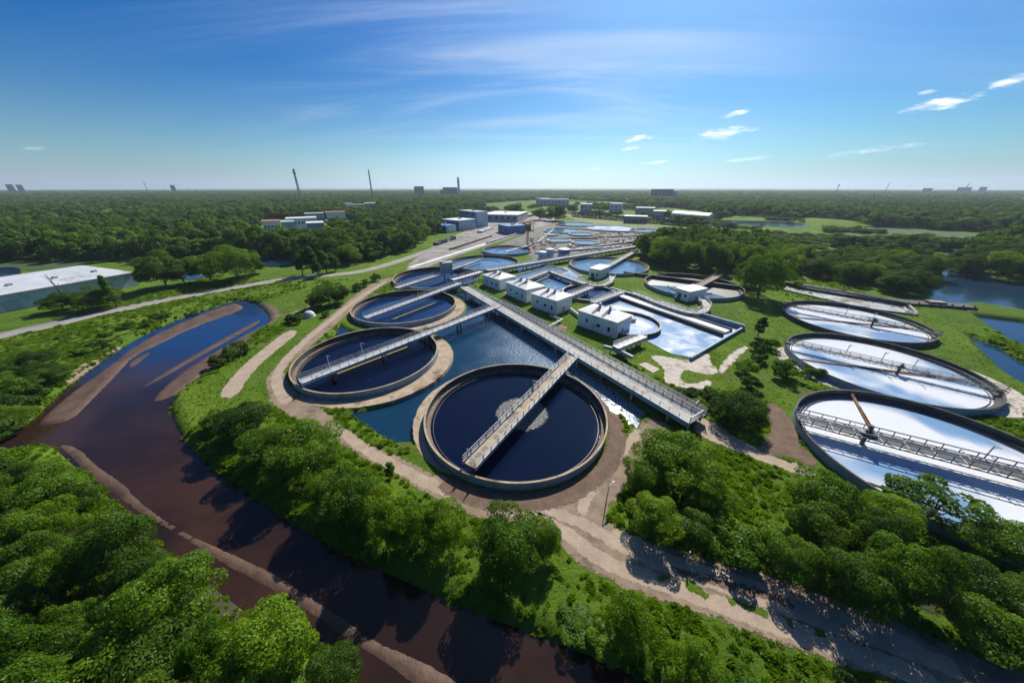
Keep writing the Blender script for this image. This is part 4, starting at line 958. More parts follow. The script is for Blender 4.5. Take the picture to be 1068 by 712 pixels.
# pipes
def pipe(pts, r, z, label, mat='steel', stands=True):
    P_ = [W(px, py, z) for px, py in pts]; c0 = Vector((P_[0][0], P_[0][1], 0)); o = empty('pipe_run', c0, 0, label, 'pipe')
    L = [Vector(p_) - c0 for p_ in P_]; q = MB()
    for a, b_ in zip(L[:-1], L[1:]): q.tube([a, b_], r, 12)
    q.build('pipe', M[mat], o)
    for p_ in L[1:-1]:
        MB().tube([p_ + Vector((0, 0, -r * 1.2)), p_ + Vector((0, 0, r * 1.2))], r * 1.18, 12).build('elbow', M[mat], o)
    if stands:
        q = MB()
        for a, b_ in zip(L[:-1], L[1:]):
            n = max(1, int((b_ - a).length / 4))
            for k in range(n): c_ = a.lerp(b_, (k + .5) / n); q.box(c_.x - .15, c_.x + .15, c_.y - .15, c_.y + .15, -.1, z - r * .8)
        q.build('pipe_stand', M['concrete'], o)
pipe([(512, 310.5), (540, 322), (571, 338.5)], .42, .75, 'long blue grey pipe on stands in front of the white huts', 'bluecon')
pipe([(568, 342.5), (586, 333.5), (574, 329)], .3, .9, 'bent grey pipe by the bare soil patch', 'steel')
pipe([(571, 339.5), (586, 346)], .3, .9, 'short grey pipe parallel to the wide walkway', 'steel')
pipe([(630, 361.5), (644, 365), (660, 373)], .55, 1.4, 'thick grey pipe on stands in front of the largest white hut', 'steel')
pipe([(646, 364), (662, 355)], .4, 1.6, 'grey pipe leading from the thick pipe to the ring tank', 'steel')
pipe([(595, 322), (604, 329)], .5, .9, 'short pale pipe linking two white huts', 'deck')
# small round white dome by the dirt track
x, y = Wz(323, 330, 0); o = empty('white_dome', (x, y, 0), 0, 'small round white dome beside the dirt track', 'tank')
MB().lathe([(1.7, 0), (1.75, .6), (1.5, 1.3), (1.0, 1.8), (.4, 2.05), (.01, 2.1)], 24, False).build('dome_shell', M['deck'], o, smooth=True)
MB().lathe([(2.0, -.1), (2.0, .15), (1.6, .15), (1.6, -.1)], 24).build('dome_base', M['concrete'], o)

# big white warehouse at the left edge
fr = Vector(W(146, 297.5)[:2]); fl = Vector(W(0, 327)[:2]); ex = (fr - fl).normalized(); fl = fl - ex * 45; L = (fr - fl).length; ey = Vector((-ex.y, ex.x)); hz = top_z(fr.x, fr.y, 284)
o = empty('warehouse', (fl.x, fl.y, 0), math.atan2(ex.y, ex.x), 'long low white warehouse with a pale roof at the left edge', 'building')
DW = 42.0
MB().box(0, L, 0, DW, -.2, hz).build('wall', M['paleblue'], o)
rf = MB().add([(-.6, -.6, hz + .003), (L + .6, -.6, hz + .003), (L + .6, DW + .6, hz + .003), (-.6, DW + .6, hz + .003), (-.6, DW / 2, hz + 2.6), (L - 5, DW / 2, hz + 2.6)], [(0, 1, 5, 4), (2, 3, 4, 5), (1, 2, 5), (0, 4, 3), (3, 2, 1, 0)]).build('roof', M['oldroof'], o)
MB().box(-.6, L + .6, -.95, -.603, hz - .25, hz + .2).build('gutter', M['greyroof'], rf)
for k in range(7):
    MB().box(L - 8 - k * 11, L - 6.8 - k * 11, DW * .22, DW * .26, hz + .9, hz + 1.9).build('roof_vent', M['greyroof'], rf)
for k in range(6):
    x0 = L - 10 - k * 12; MB().box(x0 - 2, x0 + 2, -.08, -.002, 0.05, 3.6).build('loading_door', M['wallgrey'], o)

# skyline and far buildings
block('tower_block', 438, 10, 203, 194.5, 1500, 30, 'farblue', 'dark blue cube block on the skyline, left of the chimney', wins=3)
block('tower_block', 470, 15, 203, 195.5, 1500, 30, 'farblue', 'wide dark block on the skyline just left of the chimney', wins=4)
block('tower_block', 462.5, 6, 203, 198, 1490, 25, 'farblue', 'low annex leaning on the wide dark skyline block')
block('office_block', 689, 23, 206, 197.5, 1200, 30, 'farblue', 'long blue office block on the skyline above the curved roof shed', wins=6)
block('office_block', 702, 6, 206, 199, 1205, 24, 'paleblue', 'low pale annex right of the long blue skyline office')
for px, wp, tp, lb in ((15, 8, 192.3, 'tiny block on the far left horizon, the wider one'), (25, 7, 192.8, 'tiny block on the far left horizon, right of a wider one'), (183, 5, 193.2, 'tiny dark block on the horizon left of the lattice tower'),
                   (965, 10, 196.3, 'low dark block on the right horizon'), (1003, 15, 195.5, 'wide dark block with a spike on the right horizon'), (1022, 8, 195, 'square dark block at the far right of the horizon')):
    block('tower_block', px, wp, 200, tp, 2200, 40, 'farblue', lb, wins=4)
def sky_mast(px, tp, dist, label, w, lean=0.0, name='lattice_tower', head=None, mat='darksteel', cat='tower'):
    x = (px - 534) / F * (dist * cp + H * sp); z = top_z(x, dist, tp); o = empty(name, (x, dist, 0), 0, label, cat); o.rotation_euler = (0, lean, 0)
    q = MB()
    for a in (-1, 1):
        for b_ in (-1, 1): q.bar((a * w, b_ * w, 0), (a * w * .35, b_ * w * .35, z), w * .3)
    n = int(z / (w * 2))
    for k in range(n):
        f0 = 1 - .65 * k / n; f1 = 1 - .65 * (k + 1) / n
        for s1 in (-1, 1): q.bar((-w * f0, s1 * w * f0, z * k / n), (w * f1, s1 * w * f1, z * (k + 1) / n), w * .16); q.bar((w * f0, s1 * w * f0, z * k / n), (-w * f1, s1 * w * f1, z * (k + 1) / n), w * .16)
    q.build('lattice', M[mat], o)
    if head:
        q = MB(); q.box(-w * head, w * head, -w * head, w * head, z * .86, z * .9); q.box(-w * .7, w * .7, -w * .7, w * .7, z * .9, z * .98); q.build('platform', M[mat], o)
    return o
sky_mast(315, 176, 900, 'tall lattice tower with a platform on the left skyline', 2.6, .02, head=1.0)
sky_mast(389.5, 177, 900, 'slim tall lattice mast on the skyline, between the tower and the blocks', 1.9, .03)
sky_mast(157, 189.5, 1500, 'tiny distant mast on the far left horizon', 1.2)
sky_mast(870, 192, 1800, 'thin crane like mast on the right horizon, left of the needle', 1.8, .07, head=2.2)
sky_mast(921, 190, 1800, 'thin needle mast on the right horizon', 1.3, .06)
sky_mast(1004, 191, 2150, 'short spike above the wide block on the right horizon', 2.0, .05)
x = (479 - 534) / F * (1480 * cp + H * sp); z = top_z(x, 1480, 185); o = empty('chimney', (x, 1480, 0), 0, 'tall pale chimney on the skyline beside dark blocks', 'chimney')
MB().lathe([(5.2, 0), (4.2, z), (3.6, z), (4.6, 0)], 24).build('chimney_shaft', M['wallgrey'], o); MB().lathe([(4.75, z * .8), (4.65, z * .86), (4.2, z * .86), (4.2, z * .8)], 24).build('band', M['darksteel'], o)
# curved roof shed
x0, y0 = Wz(699, 230, 0); x1, y1 = Wz(737, 232.5, 0); d = Vector((x1 - x0, y1 - y0)); o = empty('curved_shed', (x0, y0, 0), math.atan2(d.y, d.x), 'long shed with a shining curved white roof before the right hand wood', 'building'); L = d.length; hh = top_z(x0, y0, 222)
MB().box(0, L, 0, 26, -.3, hh * .75).build('wall', M['paleblue'], o)
vs = []; fs = []
for k in range(13):
    a = math.pi * k / 12; vs += [(-.6, 13 - 13.6 * math.cos(a), hh * .752 + hh * .5 * math.sin(a)), (L + .6, 13 - 13.6 * math.cos(a), hh * .752 + hh * .35 * math.sin(a))]
for k in range(12): fs.append((k * 2, k * 2 + 1, k * 2 + 3, k * 2 + 2))
fs += [tuple(range(0, 26, 2)), tuple(range(25, 0, -2))]
MB().add(vs, fs).build('roof', M['roofwhite'], o)
def fb(px, w, top, dist, mat, roof, label, dep=18, name='far_building'): return block(name, px, w, 0, top, dist, dep, mat, label, 'building', roof, wins=max(2, int(w / 3.5)))
fb(687, 14, 220.5, 470, 'wallgrey', 'greyroof', 'dark low shed left of the curved white roof')
for i_, (px, w, top, dist, mat, roof, lb) in enumerate([(318, 32, 228, 330, 'paleblue', 'roofwhite', 'long pale roofed house in the village among the left woods, the nearest'), (304, 14, 232, 300, 'paleblue', 'greyroof', 'small pale house at the near left of the village'), (332, 18, 233, 300, 'wallgrey', 'roofwhite', 'house with two pale gables at the near right of the village'),
        (285, 18, 231, 350, 'white', 'redroof', 'low red roofed house left of the village in the woods'), (352, 20, 221.5, 430, 'white', 'redroof', 'red roofed house at the back of the village'), (330, 20, 223, 420, 'wallgrey', 'greyroof', 'grey roofed house at the back of the village'),
        (372, 20, 213.5, 640, 'paleblue', 'greyroof', 'grey roofed hall deep in the left woods'), (388, 14, 212, 660, 'wallgrey', 'roofwhite', 'pale hall deep in the left woods, the right one'), (364, 8, 212, 650, 'white', 'redroof', 'tiny red roofed house deep in the left woods'),
        (578, 30, 208, 800, 'paleblue', 'roofwhite', 'long pale far hall above the round trees'), (566, 14, 207, 860, 'wallgrey', 'greyroof', 'grey far hall left of the long pale one'), (611, 12, 213, 600, 'paleblue', 'roofwhite', 'small pale hall at the far field edge'), (642, 13, 212.5, 620, 'white', 'greyroof', 'white box house at the far field edge'),
        (672, 20, 217, 540, 'wallgrey', 'greyroof', 'low grey hall at the far field edge, right of a white box house'), (662, 24, 226, 410, 'rubble', 'greyroof', 'low brown yard building before the far field'), (1064, 14, 207, 900, 'white', 'roofwhite', 'white far building at the right edge of the horizon'), (1050, 14, 207, 900, 'white', 'redroof', 'red roofed far building near the right edge of the horizon')]):
    fb(px, w, top, dist, mat, roof, lb)
# fields behind the works
M['field'] = surf('pale_field', (0.10, 0.14, 0.03), (0.2, 0.22, 0.06), .03, .95, .5, .3)
SOFT['field'] = surf('pale_field_soft', (0.10, 0.14, 0.03), (0.2, 0.22, 0.06), .03, .95, .5, .3, soft=6)
M['field2'] = surf('green_field', (0.022, 0.052, 0.007), (0.045, 0.085, 0.012), .05, .95, .6, .5)
SOFT['field2'] = surf('green_field_soft', (0.022, 0.052, 0.007), (0.045, 0.085, 0.012), .05, .95, .6, .5, soft=6)
for nm, pp, mm in (('field', [(585, 222), (690, 226), (720, 233), (690, 238), (640, 236), (598, 231)], 'field'), ('field', [(560, 216), (640, 219), (700, 224), (600, 222)], 'field2'), ('field', [(500, 213), (545, 213), (550, 219), (505, 219)], 'field2'),
                   ('meadow', [(858, 236), (940, 238), (1040, 246), (1035, 254), (960, 251), (905, 252), (862, 243)], 'field2'), ('meadow', [(-200, 277), (0, 274), (120, 272), (150, 275), (130, 281), (60, 281), (0, 284), (-200, 296)], 'field2')):
    sheet(nm, smooth_poly(PL(pp), 1), M[mm], .1, 14, follow=False)
# dark dock and drying bed by the right river
wall_line('canal_wall', [(652, 283), (700, 289), (780, 299)], 1.6, 1.2, 'darkcon', 'dark wall running behind the lawn tanks under the trees')
wall_line('canal_wall', [(815, 293), (880, 303), (945, 315)], 2.0, 1.4, 'darkcon', 'dark wall between the drying bed and the river trees')
pool('drying_bed', [(822, 299), (862, 305), (940, 321), (955, 329), (900, 322), (818, 303)], .35, .6, 'w_bed', 'long pale drying bed behind the furthest white tank')
footbridge('bed_walkway', Wz(835, 299, 1.2), Wz(930, 314.5, 1.2), 1.8, 1.2, 'narrow walkway along the back of the long drying bed', 'concrete', 'darkcon', .7)
o = empty('dock', (*Wz(955, 317, 0), 0), math.atan2(Wz(990, 319, 0)[1] - Wz(945, 316, 0)[1], Wz(990, 319, 0)[0] - Wz(945, 316, 0)[0]), 'dark timber dock at the river bank behind the white tanks', 'dock')
MB().box(-12, 16, -2.6, 2.6, -.2, .8).build('dock_deck', M['darkcon'], o); q = MB()
for k in range(9): MB().tube([(-11 + k * 3.2, -2.83, -2.4), (-11 + k * 3.2, -2.83, 1.6)], .22, 8).build('dock_pile', M['darksteel'], o)
MB().box(3, 8, -1.2, 1.2, .802, 1.6).build('crate_stack', M['tancon'], o)
pool('stone_pit', [(942, 319), (948, 320), (956, 328), (944, 326)], .2, .7, 'w_navy', 'small square pit at the end of the drying bed')
# ------------------------------------------------------------------ trees
def crown_mesh(name, seed, R, Ht, z0, nblob, nleaf, leaf, mat, form='round', blob=(0.2, 0.42), fill=0.15):
    """leaf-sized faces spread over many clumps; the crown runs from z0 to Ht"""
    r = np.random.default_rng(seed); zc = (z0 + Ht) / 2; hz = (Ht - z0) / 2; B = []
    for k in range(nblob):
        u = r.uniform(-0.75, 1); a = r.uniform(0, 2 * np.pi); q = math.sqrt(1 - u * u)
        rad = 0.72 * r.uniform(0.62, 1.22) if r.random() > fill else r.uniform(.2, .55)
        if form == 'tall': q *= 0.8 * (1 - 0.45 * (u + 1) / 2)
        if form == 'spread' and u < -0.2: u = -0.2
        rb = R * r.uniform(*blob)
        B.append((q * math.cos(a) * R * rad, q * math.sin(a) * R * rad, zc + u * hz * rad, rb, rb * min(1.0, r.uniform(.6, .95) * (hz / R) ** .3)))
    B = np.array(B); w = B[:, 3] ** 2; k = r.choice(nblob, nleaf, p=w / w.sum()); b_ = B[k]
    d = r.normal(size=(nleaf, 3)); d[:, 2] += 0.25
    out = np.stack([b_[:, 0] / R, b_[:, 1] / R, (b_[:, 2] - zc) / hz], -1); d += 0.9 * out
    d /= np.linalg.norm(d, axis=1)[:, None]
    rr = r.uniform(.72, 1.1, nleaf) ** 0.7
    c = b_[:, :3] + d * np.stack([b_[:, 3], b_[:, 3], b_[:, 4]], -1) * rr[:, None]
    c[:, 2] = np.maximum(c[:, 2], 0.15 + r.uniform(0, .4, nleaf))
    nrm = d + 0.42 * r.normal(size=(nleaf, 3)); nrm /= np.linalg.norm(nrm, axis=1)[:, None]
    t_ = np.cross(nrm, r.normal(size=(nleaf, 3))); t_ /= np.linalg.norm(t_, axis=1)[:, None]; bt = np.cross(nrm, t_)
    s1 = (leaf * r.uniform(.6, 1.35, nleaf))[:, None]; s2 = s1 * r.uniform(.45, .8, nleaf)[:, None]
    V = np.stack([c - t_ * s1 * .5, c + bt * s2 * .5 - t_ * s1 * .05, c + t_ * s1 * .5 + nrm * s1 * .08, c - bt * s2 * .5 + t_ * s1 * .05], 1).reshape(-1, 3)
    me = bpy.data.meshes.new(name); me.vertices.add(nleaf * 4); me.vertices.foreach_set('co', V.ravel())
    me.loops.add(nleaf * 4); me.loops.foreach_set('vertex_index', np.arange(nleaf * 4)); me.polygons.add(nleaf)
    me.polygons.foreach_set('loop_start', np.arange(nleaf) * 4); me.polygons.foreach_set('loop_total', np.full(nleaf, 4)); me.update(); me.materials.append(M[mat])
    return me
def trunk_mesh(name, seed, R, Ht, z0, r0):
    r = random.Random(seed); q = MB(); top = z0 + (Ht - z0) * .55
    pts = [(0, 0, -.3), (r.uniform(-.1, .1), r.uniform(-.1, .1), z0 * .6 + .3), (r.uniform(-.3, .3), r.uniform(-.3, .3), z0 + .6), (r.uniform(-.5, .5), r.uniform(-.5, .5), top)]
    q.tube(pts, [r0 * 1.25, r0, r0 * .8, r0 * .35], 8)
    for k in range(6):
        a = k * 1.05 + r.uniform(-.3, .3); z1 = z0 + r.uniform(0.1, .5) * (top - z0); L = R * r.uniform(.5, .8)
        q.tube([(pts[2][0] * .7, pts[2][1] * .7, z1), (math.cos(a) * L * .5, math.sin(a) * L * .5, z1 + L * .45), (math.cos(a) * L, math.sin(a) * L, z1 + L * .75)], [r0 * .45, r0 * .3, r0 * .1], 6)
    me = q.mesh(name); me.materials.append(M['bark']); return me
PROTO = {}
def proto(kind, n, R, Ht, z0, nb, nl, leaf, mats, form='round', r0=.22, **kw):
    PROTO[kind] = []
    for k in range(n):
        PROTO[kind].append((crown_mesh(kind + '_crown', hash(kind) % 1 + 11 * k + len(kind) * 101, R, Ht, z0, nb, nl, leaf, mats[k % len(mats)], form, **kw), trunk_mesh(kind + '_trunk', k + 5, R, Ht, z0, r0), R, Ht))
proto('broad', 5, 5.0, 10.0, 0.4, 44, 17000, .31, ['leaf', 'leaf', 'leaflight', 'leaf', 'leafdark'])
proto('bright', 3, 5.0, 10.0, 0.4, 48, 17000, .31, ['leaflight'])
proto('spread', 3, 5.5, 9.0, 0.5, 52, 17000, .32, ['leaflight', 'leaf', 'leaflight'], 'spread', blob=(.2, .34))
proto('dark', 3, 5.0, 10.0, 0.2, 42, 17000, .32, ['leafdark'])
proto('bush', 4, 2.5, 3.4, 0.1, 18, 4200, .28, ['leaf', 'leaflight', 'leafdark', 'leaf'], r0=.1)
proto('poplar', 3, 2.4, 13.0, 1.0, 26, 6000, .40, ['leafdark', 'leaf'], 'tall', r0=.2)
proto('sparse', 2, 5.0, 10.0, 2.5, 26, 3600, .42, ['leaf', 'leafdark'], blob=(.14, .24))
proto('clipped', 1, 5.0, 9.0, 0.1, 60, 14000, .32, ['leafdark'], blob=(.3, .38), fill=.05)
proto('mid', 4, 5.0, 11.0, 0.2, 26, 2400, .85, ['leaf', 'leafdark', 'leafdark', 'leaf'])

UND = (0, 0)
def place(kind, x, y, r, h, label, cat='tree', group=None, name=None, simple=False):
    pr = random.choice(PROTO[kind]); name = name or {'bush': 'bush', 'poplar': 'poplar_tree', 'clipped': 'clipped_bush'}.get(kind, 'broadleaf_tree')
    z = float(ground_h(np.array([x]), np.array([y]))[0]); r /= 1.15; h /= 1.07; sc = (r / pr[2], r / pr[2] * random.uniform(.92, 1.08), h / pr[3])
    if simple:
        o = bpy.data.objects.new(name, pr[0]); COL.objects.link(o); o.location = (x, y, max(z, -1.2)); o.rotation_euler = (0, 0, random.uniform(0, 6.28)); o.scale = sc
        return tag(o, label, cat, group)
    o = empty(name, (x, y, max(z, -1.2)), random.uniform(0, 6.28), label, cat, group); o.scale = sc
    for nm, me in (('crown', pr[0]), ('trunk', pr[1])):
        c = bpy.data.objects.new(nm, me); COL.objects.link(c); c.parent = o
    return o
def tree_px(cx, by, ty, wpx, kind, label, cat=None, group=None, name=None):
    x, y = W(cx, by)[:2]; r = wpx / 2 * depth(x, y, 3) / F
    k = min(0.75 * r, 0.25 * math.hypot(x, y)); g_ = math.hypot(x, y); x, y = x * (1 + k / g_), y * (1 + k / g_)      # the trunk stands behind the crown's near edge
    h = top_z(x, y, ty); h = h * (1 - 0.22 * min(1, max(0, (by - 330) / 150)))
    x = (cx - 534) / F * depth(x, y, 0.55 * h)          # the crown, not the foot, stands at that column
    if kind == 'bush': h = min(h, 1.25 * r)
    if kind == 'clipped': h = min(h, 1.5 * r)
    return place(kind, x, y, r, max(h, .8), label, cat or ('bush' if kind in ('bush', 'clipped') else 'tree'), group, name)
SPECIFIC = [
 (222, 452, 418, 36, 'bush', 'rounded bush at the top of the grassy spit where the river bends'),
 (250, 462, 416, 56, 'broad', 'bushy tree at the upstream end of the row on the grassy river bank'),
 (276, 488, 440, 60, 'broad', 'second tree of the bank row, low and shaggy beside a larger crown'),
 (316, 505, 432, 88, 'bright', 'largest bright crowned tree of the bank row, by the road bend'),
 (344, 545, 476, 66, 'broad', 'tree of the bank row leaning over the river, just below the largest crown'),
 (378, 555, 484, 66, 'broad', 'middle tree of the bank row, between the road and the brown river'),
 (404, 578, 492, 58, 'bright', 'tree of the bank row just under the road, with lighter leaves'),
 (428, 588, 508, 60, 'broad', 'tree of the bank row leaning towards the water, second from its lower end'),
 (462, 584, 512, 56, 'bright', 'round tree closing the lower end of the bank row'),
 (406, 502, 474, 16, 'poplar', 'small slim tree standing alone at the road edge'),
 (528, 622, 526, 92, 'broad', 'broad lone tree between the dirt road and the brown river'),
 (566, 590, 536, 46, 'broad', 'smaller tree touching the right side of the broad lone tree'),
 (660, 690, 618, 62, 'broad', 'dark leaning tree on the bank near the bottom edge'),
 (728, 730, 662, 68, 'broad', 'tree cut by the bottom edge, on the grassy river bank'),
 (600, 672, 648, 50, 'bush', 'low bush of reeds on the river bank between two bank trees'),
 (632, 690, 660, 46, 'bush', 'low bush just left of the dark leaning bank tree'),
 (775, 724, 700, 36, 'bush', 'bush beside the bottom edge tree, towards the road'),
 (838, 728, 702, 36, 'bush', 'bush on the slope below the wheel tracks near the bottom edge'),
 (892, 728, 698, 36, 'bush', 'leafy bush beside the wheel track at the bottom edge'),
 (935, 734, 712, 30, 'bush', 'small bush right of the leafy one at the bottom edge'),
 (345, 730, 676, 64, 'broad', 'tree at the right tip of the lower left wood'),
 (302, 704, 652, 58, 'dark', 'tree on the river side of the lower left wood, close to its tip'),
 (330, 694, 668, 34, 'bush', 'bush at the water side of the lower left wood, near its tip'),
 (706, 522, 446, 104, 'spread', 'large bright spreading tree at the near end of the wide walkway'),
 (672, 520, 468, 50, 'bright', 'bright tree hugging the left side of the large spreading tree'),
 (744, 545, 496, 56, 'bright', 'bright tree behind the right shoulder of the large spreading tree'),
 (684, 572, 514, 66, 'spread', 'bright low tree overhanging the bend of the dirt road junction'),
 (722, 575, 530, 56, 'dark', 'dark tree at the roadside under the large spreading tree'),
 (865, 548, 478, 74, 'broad', 'upright round tree beside the end of the gravel path'),
 (985, 556, 488, 104, 'sparse', 'thin branched open tree in front of the right edge tank'),
 (930, 560, 505, 60, 'broad', 'round tree between the upright tree and the thin open tree'),
 (1040, 585, 530, 70, 'broad', 'leafy tree in front of the right edge tank, beside the thin open tree'),
 (774, 450, 404, 56, 'clipped', 'big dense dome shaped bush casting shade on the gravel path'),
 (779, 392, 374, 26, 'bush', 'green bush up the slope from the dome shaped bush'),
 (792, 380, 366, 20, 'bush', 'small bush beside the pale path, above the slope bushes'),
 (786, 408, 388, 24, 'bush', 'bush just behind the dome shaped bush'),
 (823, 398, 374, 32, 'bush', 'wide bush in front of the middle white tank'),
 (850, 394, 380, 24, 'bush', 'low bush close to the wall of the middle white tank'),
 (806, 366, 350, 20, 'bush', 'small bush by the pale apron of the middle white tank'),
 (795, 352, 326, 16, 'poplar', 'slim bush in a line on the lawn left of the furthest white tank'),
 (793, 368, 346, 18, 'bush', 'squat bush in a line on the lawn below the slim one'),
 (800, 314, 258, 54, 'broad', 'single big round tree on the lawn beyond the half drained tank'),
 (782, 300, 268, 30, 'dark', 'dark tree behind the single big round lawn tree'),
 (834, 302, 290, 12, 'bush', 'tiny bush at the start of the drying bed'),
 (165, 303, 262, 48, 'dark', 'large dark tree at the right end of the white warehouse'),
 (186, 298, 266, 32, 'broad', 'smaller tree joined to the large dark tree by the warehouse'),
 (240, 296, 254, 54, 'broad', 'large tree on the grass above the road, left of the poplars'),
 (214, 295, 262, 38, 'broad', 'tree left of the large one on the grass above the road'),
 (262, 288, 262, 28, 'dark', 'dark tree right of the large one on the grass above the road'),
 (62, 326, 304, 36, 'dark', 'dark bush in front of the warehouse wall, the left one'),
 (100, 324, 296, 44, 'dark', 'dark bush in front of the warehouse wall, the right one'),
 (110, 322, 281, 13, 'poplar', 'narrow shaggy tree rising above the warehouse roof edge'),
 (322, 287, 250, 22, 'poplar', 'tallest of the slim poplars by the road'), (337, 286, 257, 18, 'poplar', 'slim poplar right of the tallest one'), (348, 284, 264, 15, 'poplar', 'short slim poplar at the right end of the poplars'),
 (312, 288, 262, 16, 'poplar', 'slim poplar left of the tallest one'), (330, 290, 268, 14, 'poplar', 'short poplar in front of the tallest one'),
 (340, 322, 293, 34, 'broad', 'dark bushy tree in the grass beside the dirt road, behind the white dome'), (355, 318, 296, 24, 'dark', 'smaller dark tree joined to the bushy one by the dirt road'), (330, 322, 304, 22, 'bush', 'bush at the left foot of the bushy tree by the dirt road'),
 (370, 304, 286, 14, 'bush', 'small round bush at the inner edge of the dirt road, the first of a line'), (379, 300, 283, 13, 'bush', 'small round bush in the line along the dirt road, the second'), (391, 294, 283, 13, 'bush', 'small round bush in the line along the dirt road, the furthest'),
 (338.5, 331, 320, 11, 'bush', 'tiny round bush right of the white dome'), (308, 338, 326, 24, 'bush', 'low bush left of the white dome'), (246, 374, 356, 34, 'bush', 'bush at the edge of the brown sandbar'),
 (228, 382, 368, 24, 'bush', 'smaller bush down the edge of the brown sandbar'),
 (538, 224, 211, 22, 'dark', 'dark round tree left of a pair beyond the concrete yard'), (563, 230, 217, 20, 'dark', 'lower dark round tree at the back of the yard, left of a taller one'), (580, 231, 211, 26, 'dark', 'tall round tree right of the dark pair at the back of the yard'),
 (598, 222, 212, 14, 'dark', 'small dark tree at the far field edge'), (630, 222, 211, 14, 'broad', 'tree standing on the far field edge'), (696, 229, 219, 9, 'dark', 'small dark tree touching the left end of the curved roof shed'), (750, 231, 220, 10, 'dark', 'small dark tree right of the curved roof shed'),
]
for s_ in SPECIFIC: tree_px(*s_)
# dead trunk by the warehouse
x, y = W(78, 322)[:2]; h = top_z(x, y, 286); o = empty('dead_tree', (x, y, 0), 0, 'bare leaning dead trunk in front of the warehouse wall', 'tree')
q = MB(); q.tube([(0, 0, -.2), (-1.2, 0, h * .5), (-3, .2, h)], [.35, .25, .08], 8)
for k in range(5): q.tube([(-1.4 - k * .3, 0, h * (.55 + k * .08)), (-3.0 - k * .2 + (k % 2) * 3, .6 - k * .3, h * (.7 + k * .07))], [.1, .03], 6)
q.build('trunk', M['bark'], o)

def poisson(poly, sp, seed, cut=None):
    r = np.random.default_rng(seed); P_ = np.array(poly); x0, y0 = P_.min(0); x1, y1 = P_.max(0)
    gx_, gy_ = np.meshgrid(np.arange(x0, x1, sp), np.arange(y0, y1, sp)); gx_ = gx_.astype(float); gx_[1::2] += sp / 2
    x = gx_.ravel() + r.uniform(-.36, .36, gx_.size) * sp; y = gy_.ravel() + r.uniform(-.36, .36, gx_.size) * sp
    k = inside(x, y, poly); return x[k], y[k]
CAND = []
def wood(poly_px, sp, hmin, hmax, kinds, label, group, seed, rf=.62, z=0.0, keep=None):
    poly = PL(poly_px, z); x, y = poisson(poly, sp, seed); r = random.Random(seed)
    for a, b_ in zip(x, y):
        if keep and not keep(a, b_): continue
        if (abs(a) - 8) / max(depth(a, b_), 1) * F > 600 and b_ < 260: continue
        if b_ < 3: continue
        CAND.append((depth(a, b_), a, b_, sp * rf * 1.1 * (r.uniform(.7, 1.5) if len(kinds) > 4 else r.uniform(.85, 1.25)), r.uniform(hmin, hmax), r.choice(kinds), label, group))
wood([(-150, 475), (-20, 478), (30, 477), (56, 478), (80, 501), (112, 530), (149, 567), (193, 604), (238, 641), (296, 688), (338, 723), (378, 790), (300, 1000), (-400, 1000), (-400, 560)], 3.9, 4.5, 9.5, ['broad', 'dark', 'dark', 'broad', 'bright'], 'leafy tree in the dense wood at the lower left, across the brown river', 'trees of the wood across the river', 21, .68, z=5.0)
wood([(795, 566), (850, 545), (905, 545), (960, 560), (1020, 575), (1068, 575), (1150, 590), (1150, 668), (1068, 655), (1000, 636), (930, 615), (860, 596), (810, 582)], 4.6, 5.5, 9.0, ['broad', 'dark', 'dark', 'broad'], 'dark green tree in the dense thicket at the lower right, above the shaded road', 'trees of the lower right thicket', 22, .64, z=4.5)
wood([(745, 560), (790, 540), (840, 548), (800, 570), (790, 590), (750, 578)], 4.0, 2.0, 3.5, ['bush'], 'low bush on the slope between the big bright tree and the thicket', 'bushes of the slope', 23, .7, z=1.5)
wood([(-90, 385), (0, 372), (35, 366), (62, 384), (42, 410), (0, 436), (-90, 470)], 5.2, 3.0, 5.5, ['bush', 'broad', 'dark'], 'bushy tree on the far bank at the left edge, below the road', 'bushes of the left bank', 24, .66, z=2.5)
wood([(660, 264), (690, 254), (745, 257), (800, 265), (830, 272), (828, 283), (790, 290), (752, 287), (705, 281), (668, 274)], 9.5, 13, 17, ['broad', 'bright', 'bright', 'broad'], 'tall leafy tree in the clump behind the lawn tanks', 'trees of the clump behind the lawn tanks', 25, .64)
wood([(836, 276), (862, 268), (940, 270), (978, 278), (970, 298), (945, 308), (900, 302), (845, 290)], 9.0, 7, 10.5, ['dark', 'dark', 'broad'], 'dark tree in the row between the drying bed and the bright river', 'trees of the row by the drying bed', 26, .64)
wood([(992, 287), (1008, 266), (1036, 255), (1068, 250), (1160, 262), (1200, 292), (1120, 297), (1068, 293), (1028, 287)], 10, 11, 16, ['dark', 'dark', 'broad'], 'dark tree on the opposite bank at the right edge, above the blue river', 'trees of the opposite river bank', 27, .64)
wood([(745, 246), (790, 244), (858, 247), (862, 258), (830, 260), (780, 254), (745, 252)], 12, 2, 5, ['broad', 'dark'], 'scrubby tree in the rough ground before the far river', 'scrub trees before the far river', 28, .5)
wood([(865, 250), (900, 253), (960, 256), (1000, 258), (995, 264), (930, 260), (890, 258), (862, 256)], 9, 5, 9, ['dark'], 'dark scrub tree lining the far meadow', 'scrub trees lining the far meadow', 29, .62)
wood([(90, 352), (160, 330), (210, 320), (240, 312), (236, 317), (200, 328), (150, 346), (92, 372)], 7, 1.2, 2.4, ['bush'], 'low bush along the left bank between the road and the sandbar', 'bushes along the left bank', 30, .34)
wood([(688, 404), (720, 410), (750, 410), (762, 425), (740, 428), (712, 418), (690, 410)], 2.6, 1.3, 2.2, ['bush'], 'low hedge bush along the near end of the wide walkway', 'bushes along the wide walkway', 31, .75)
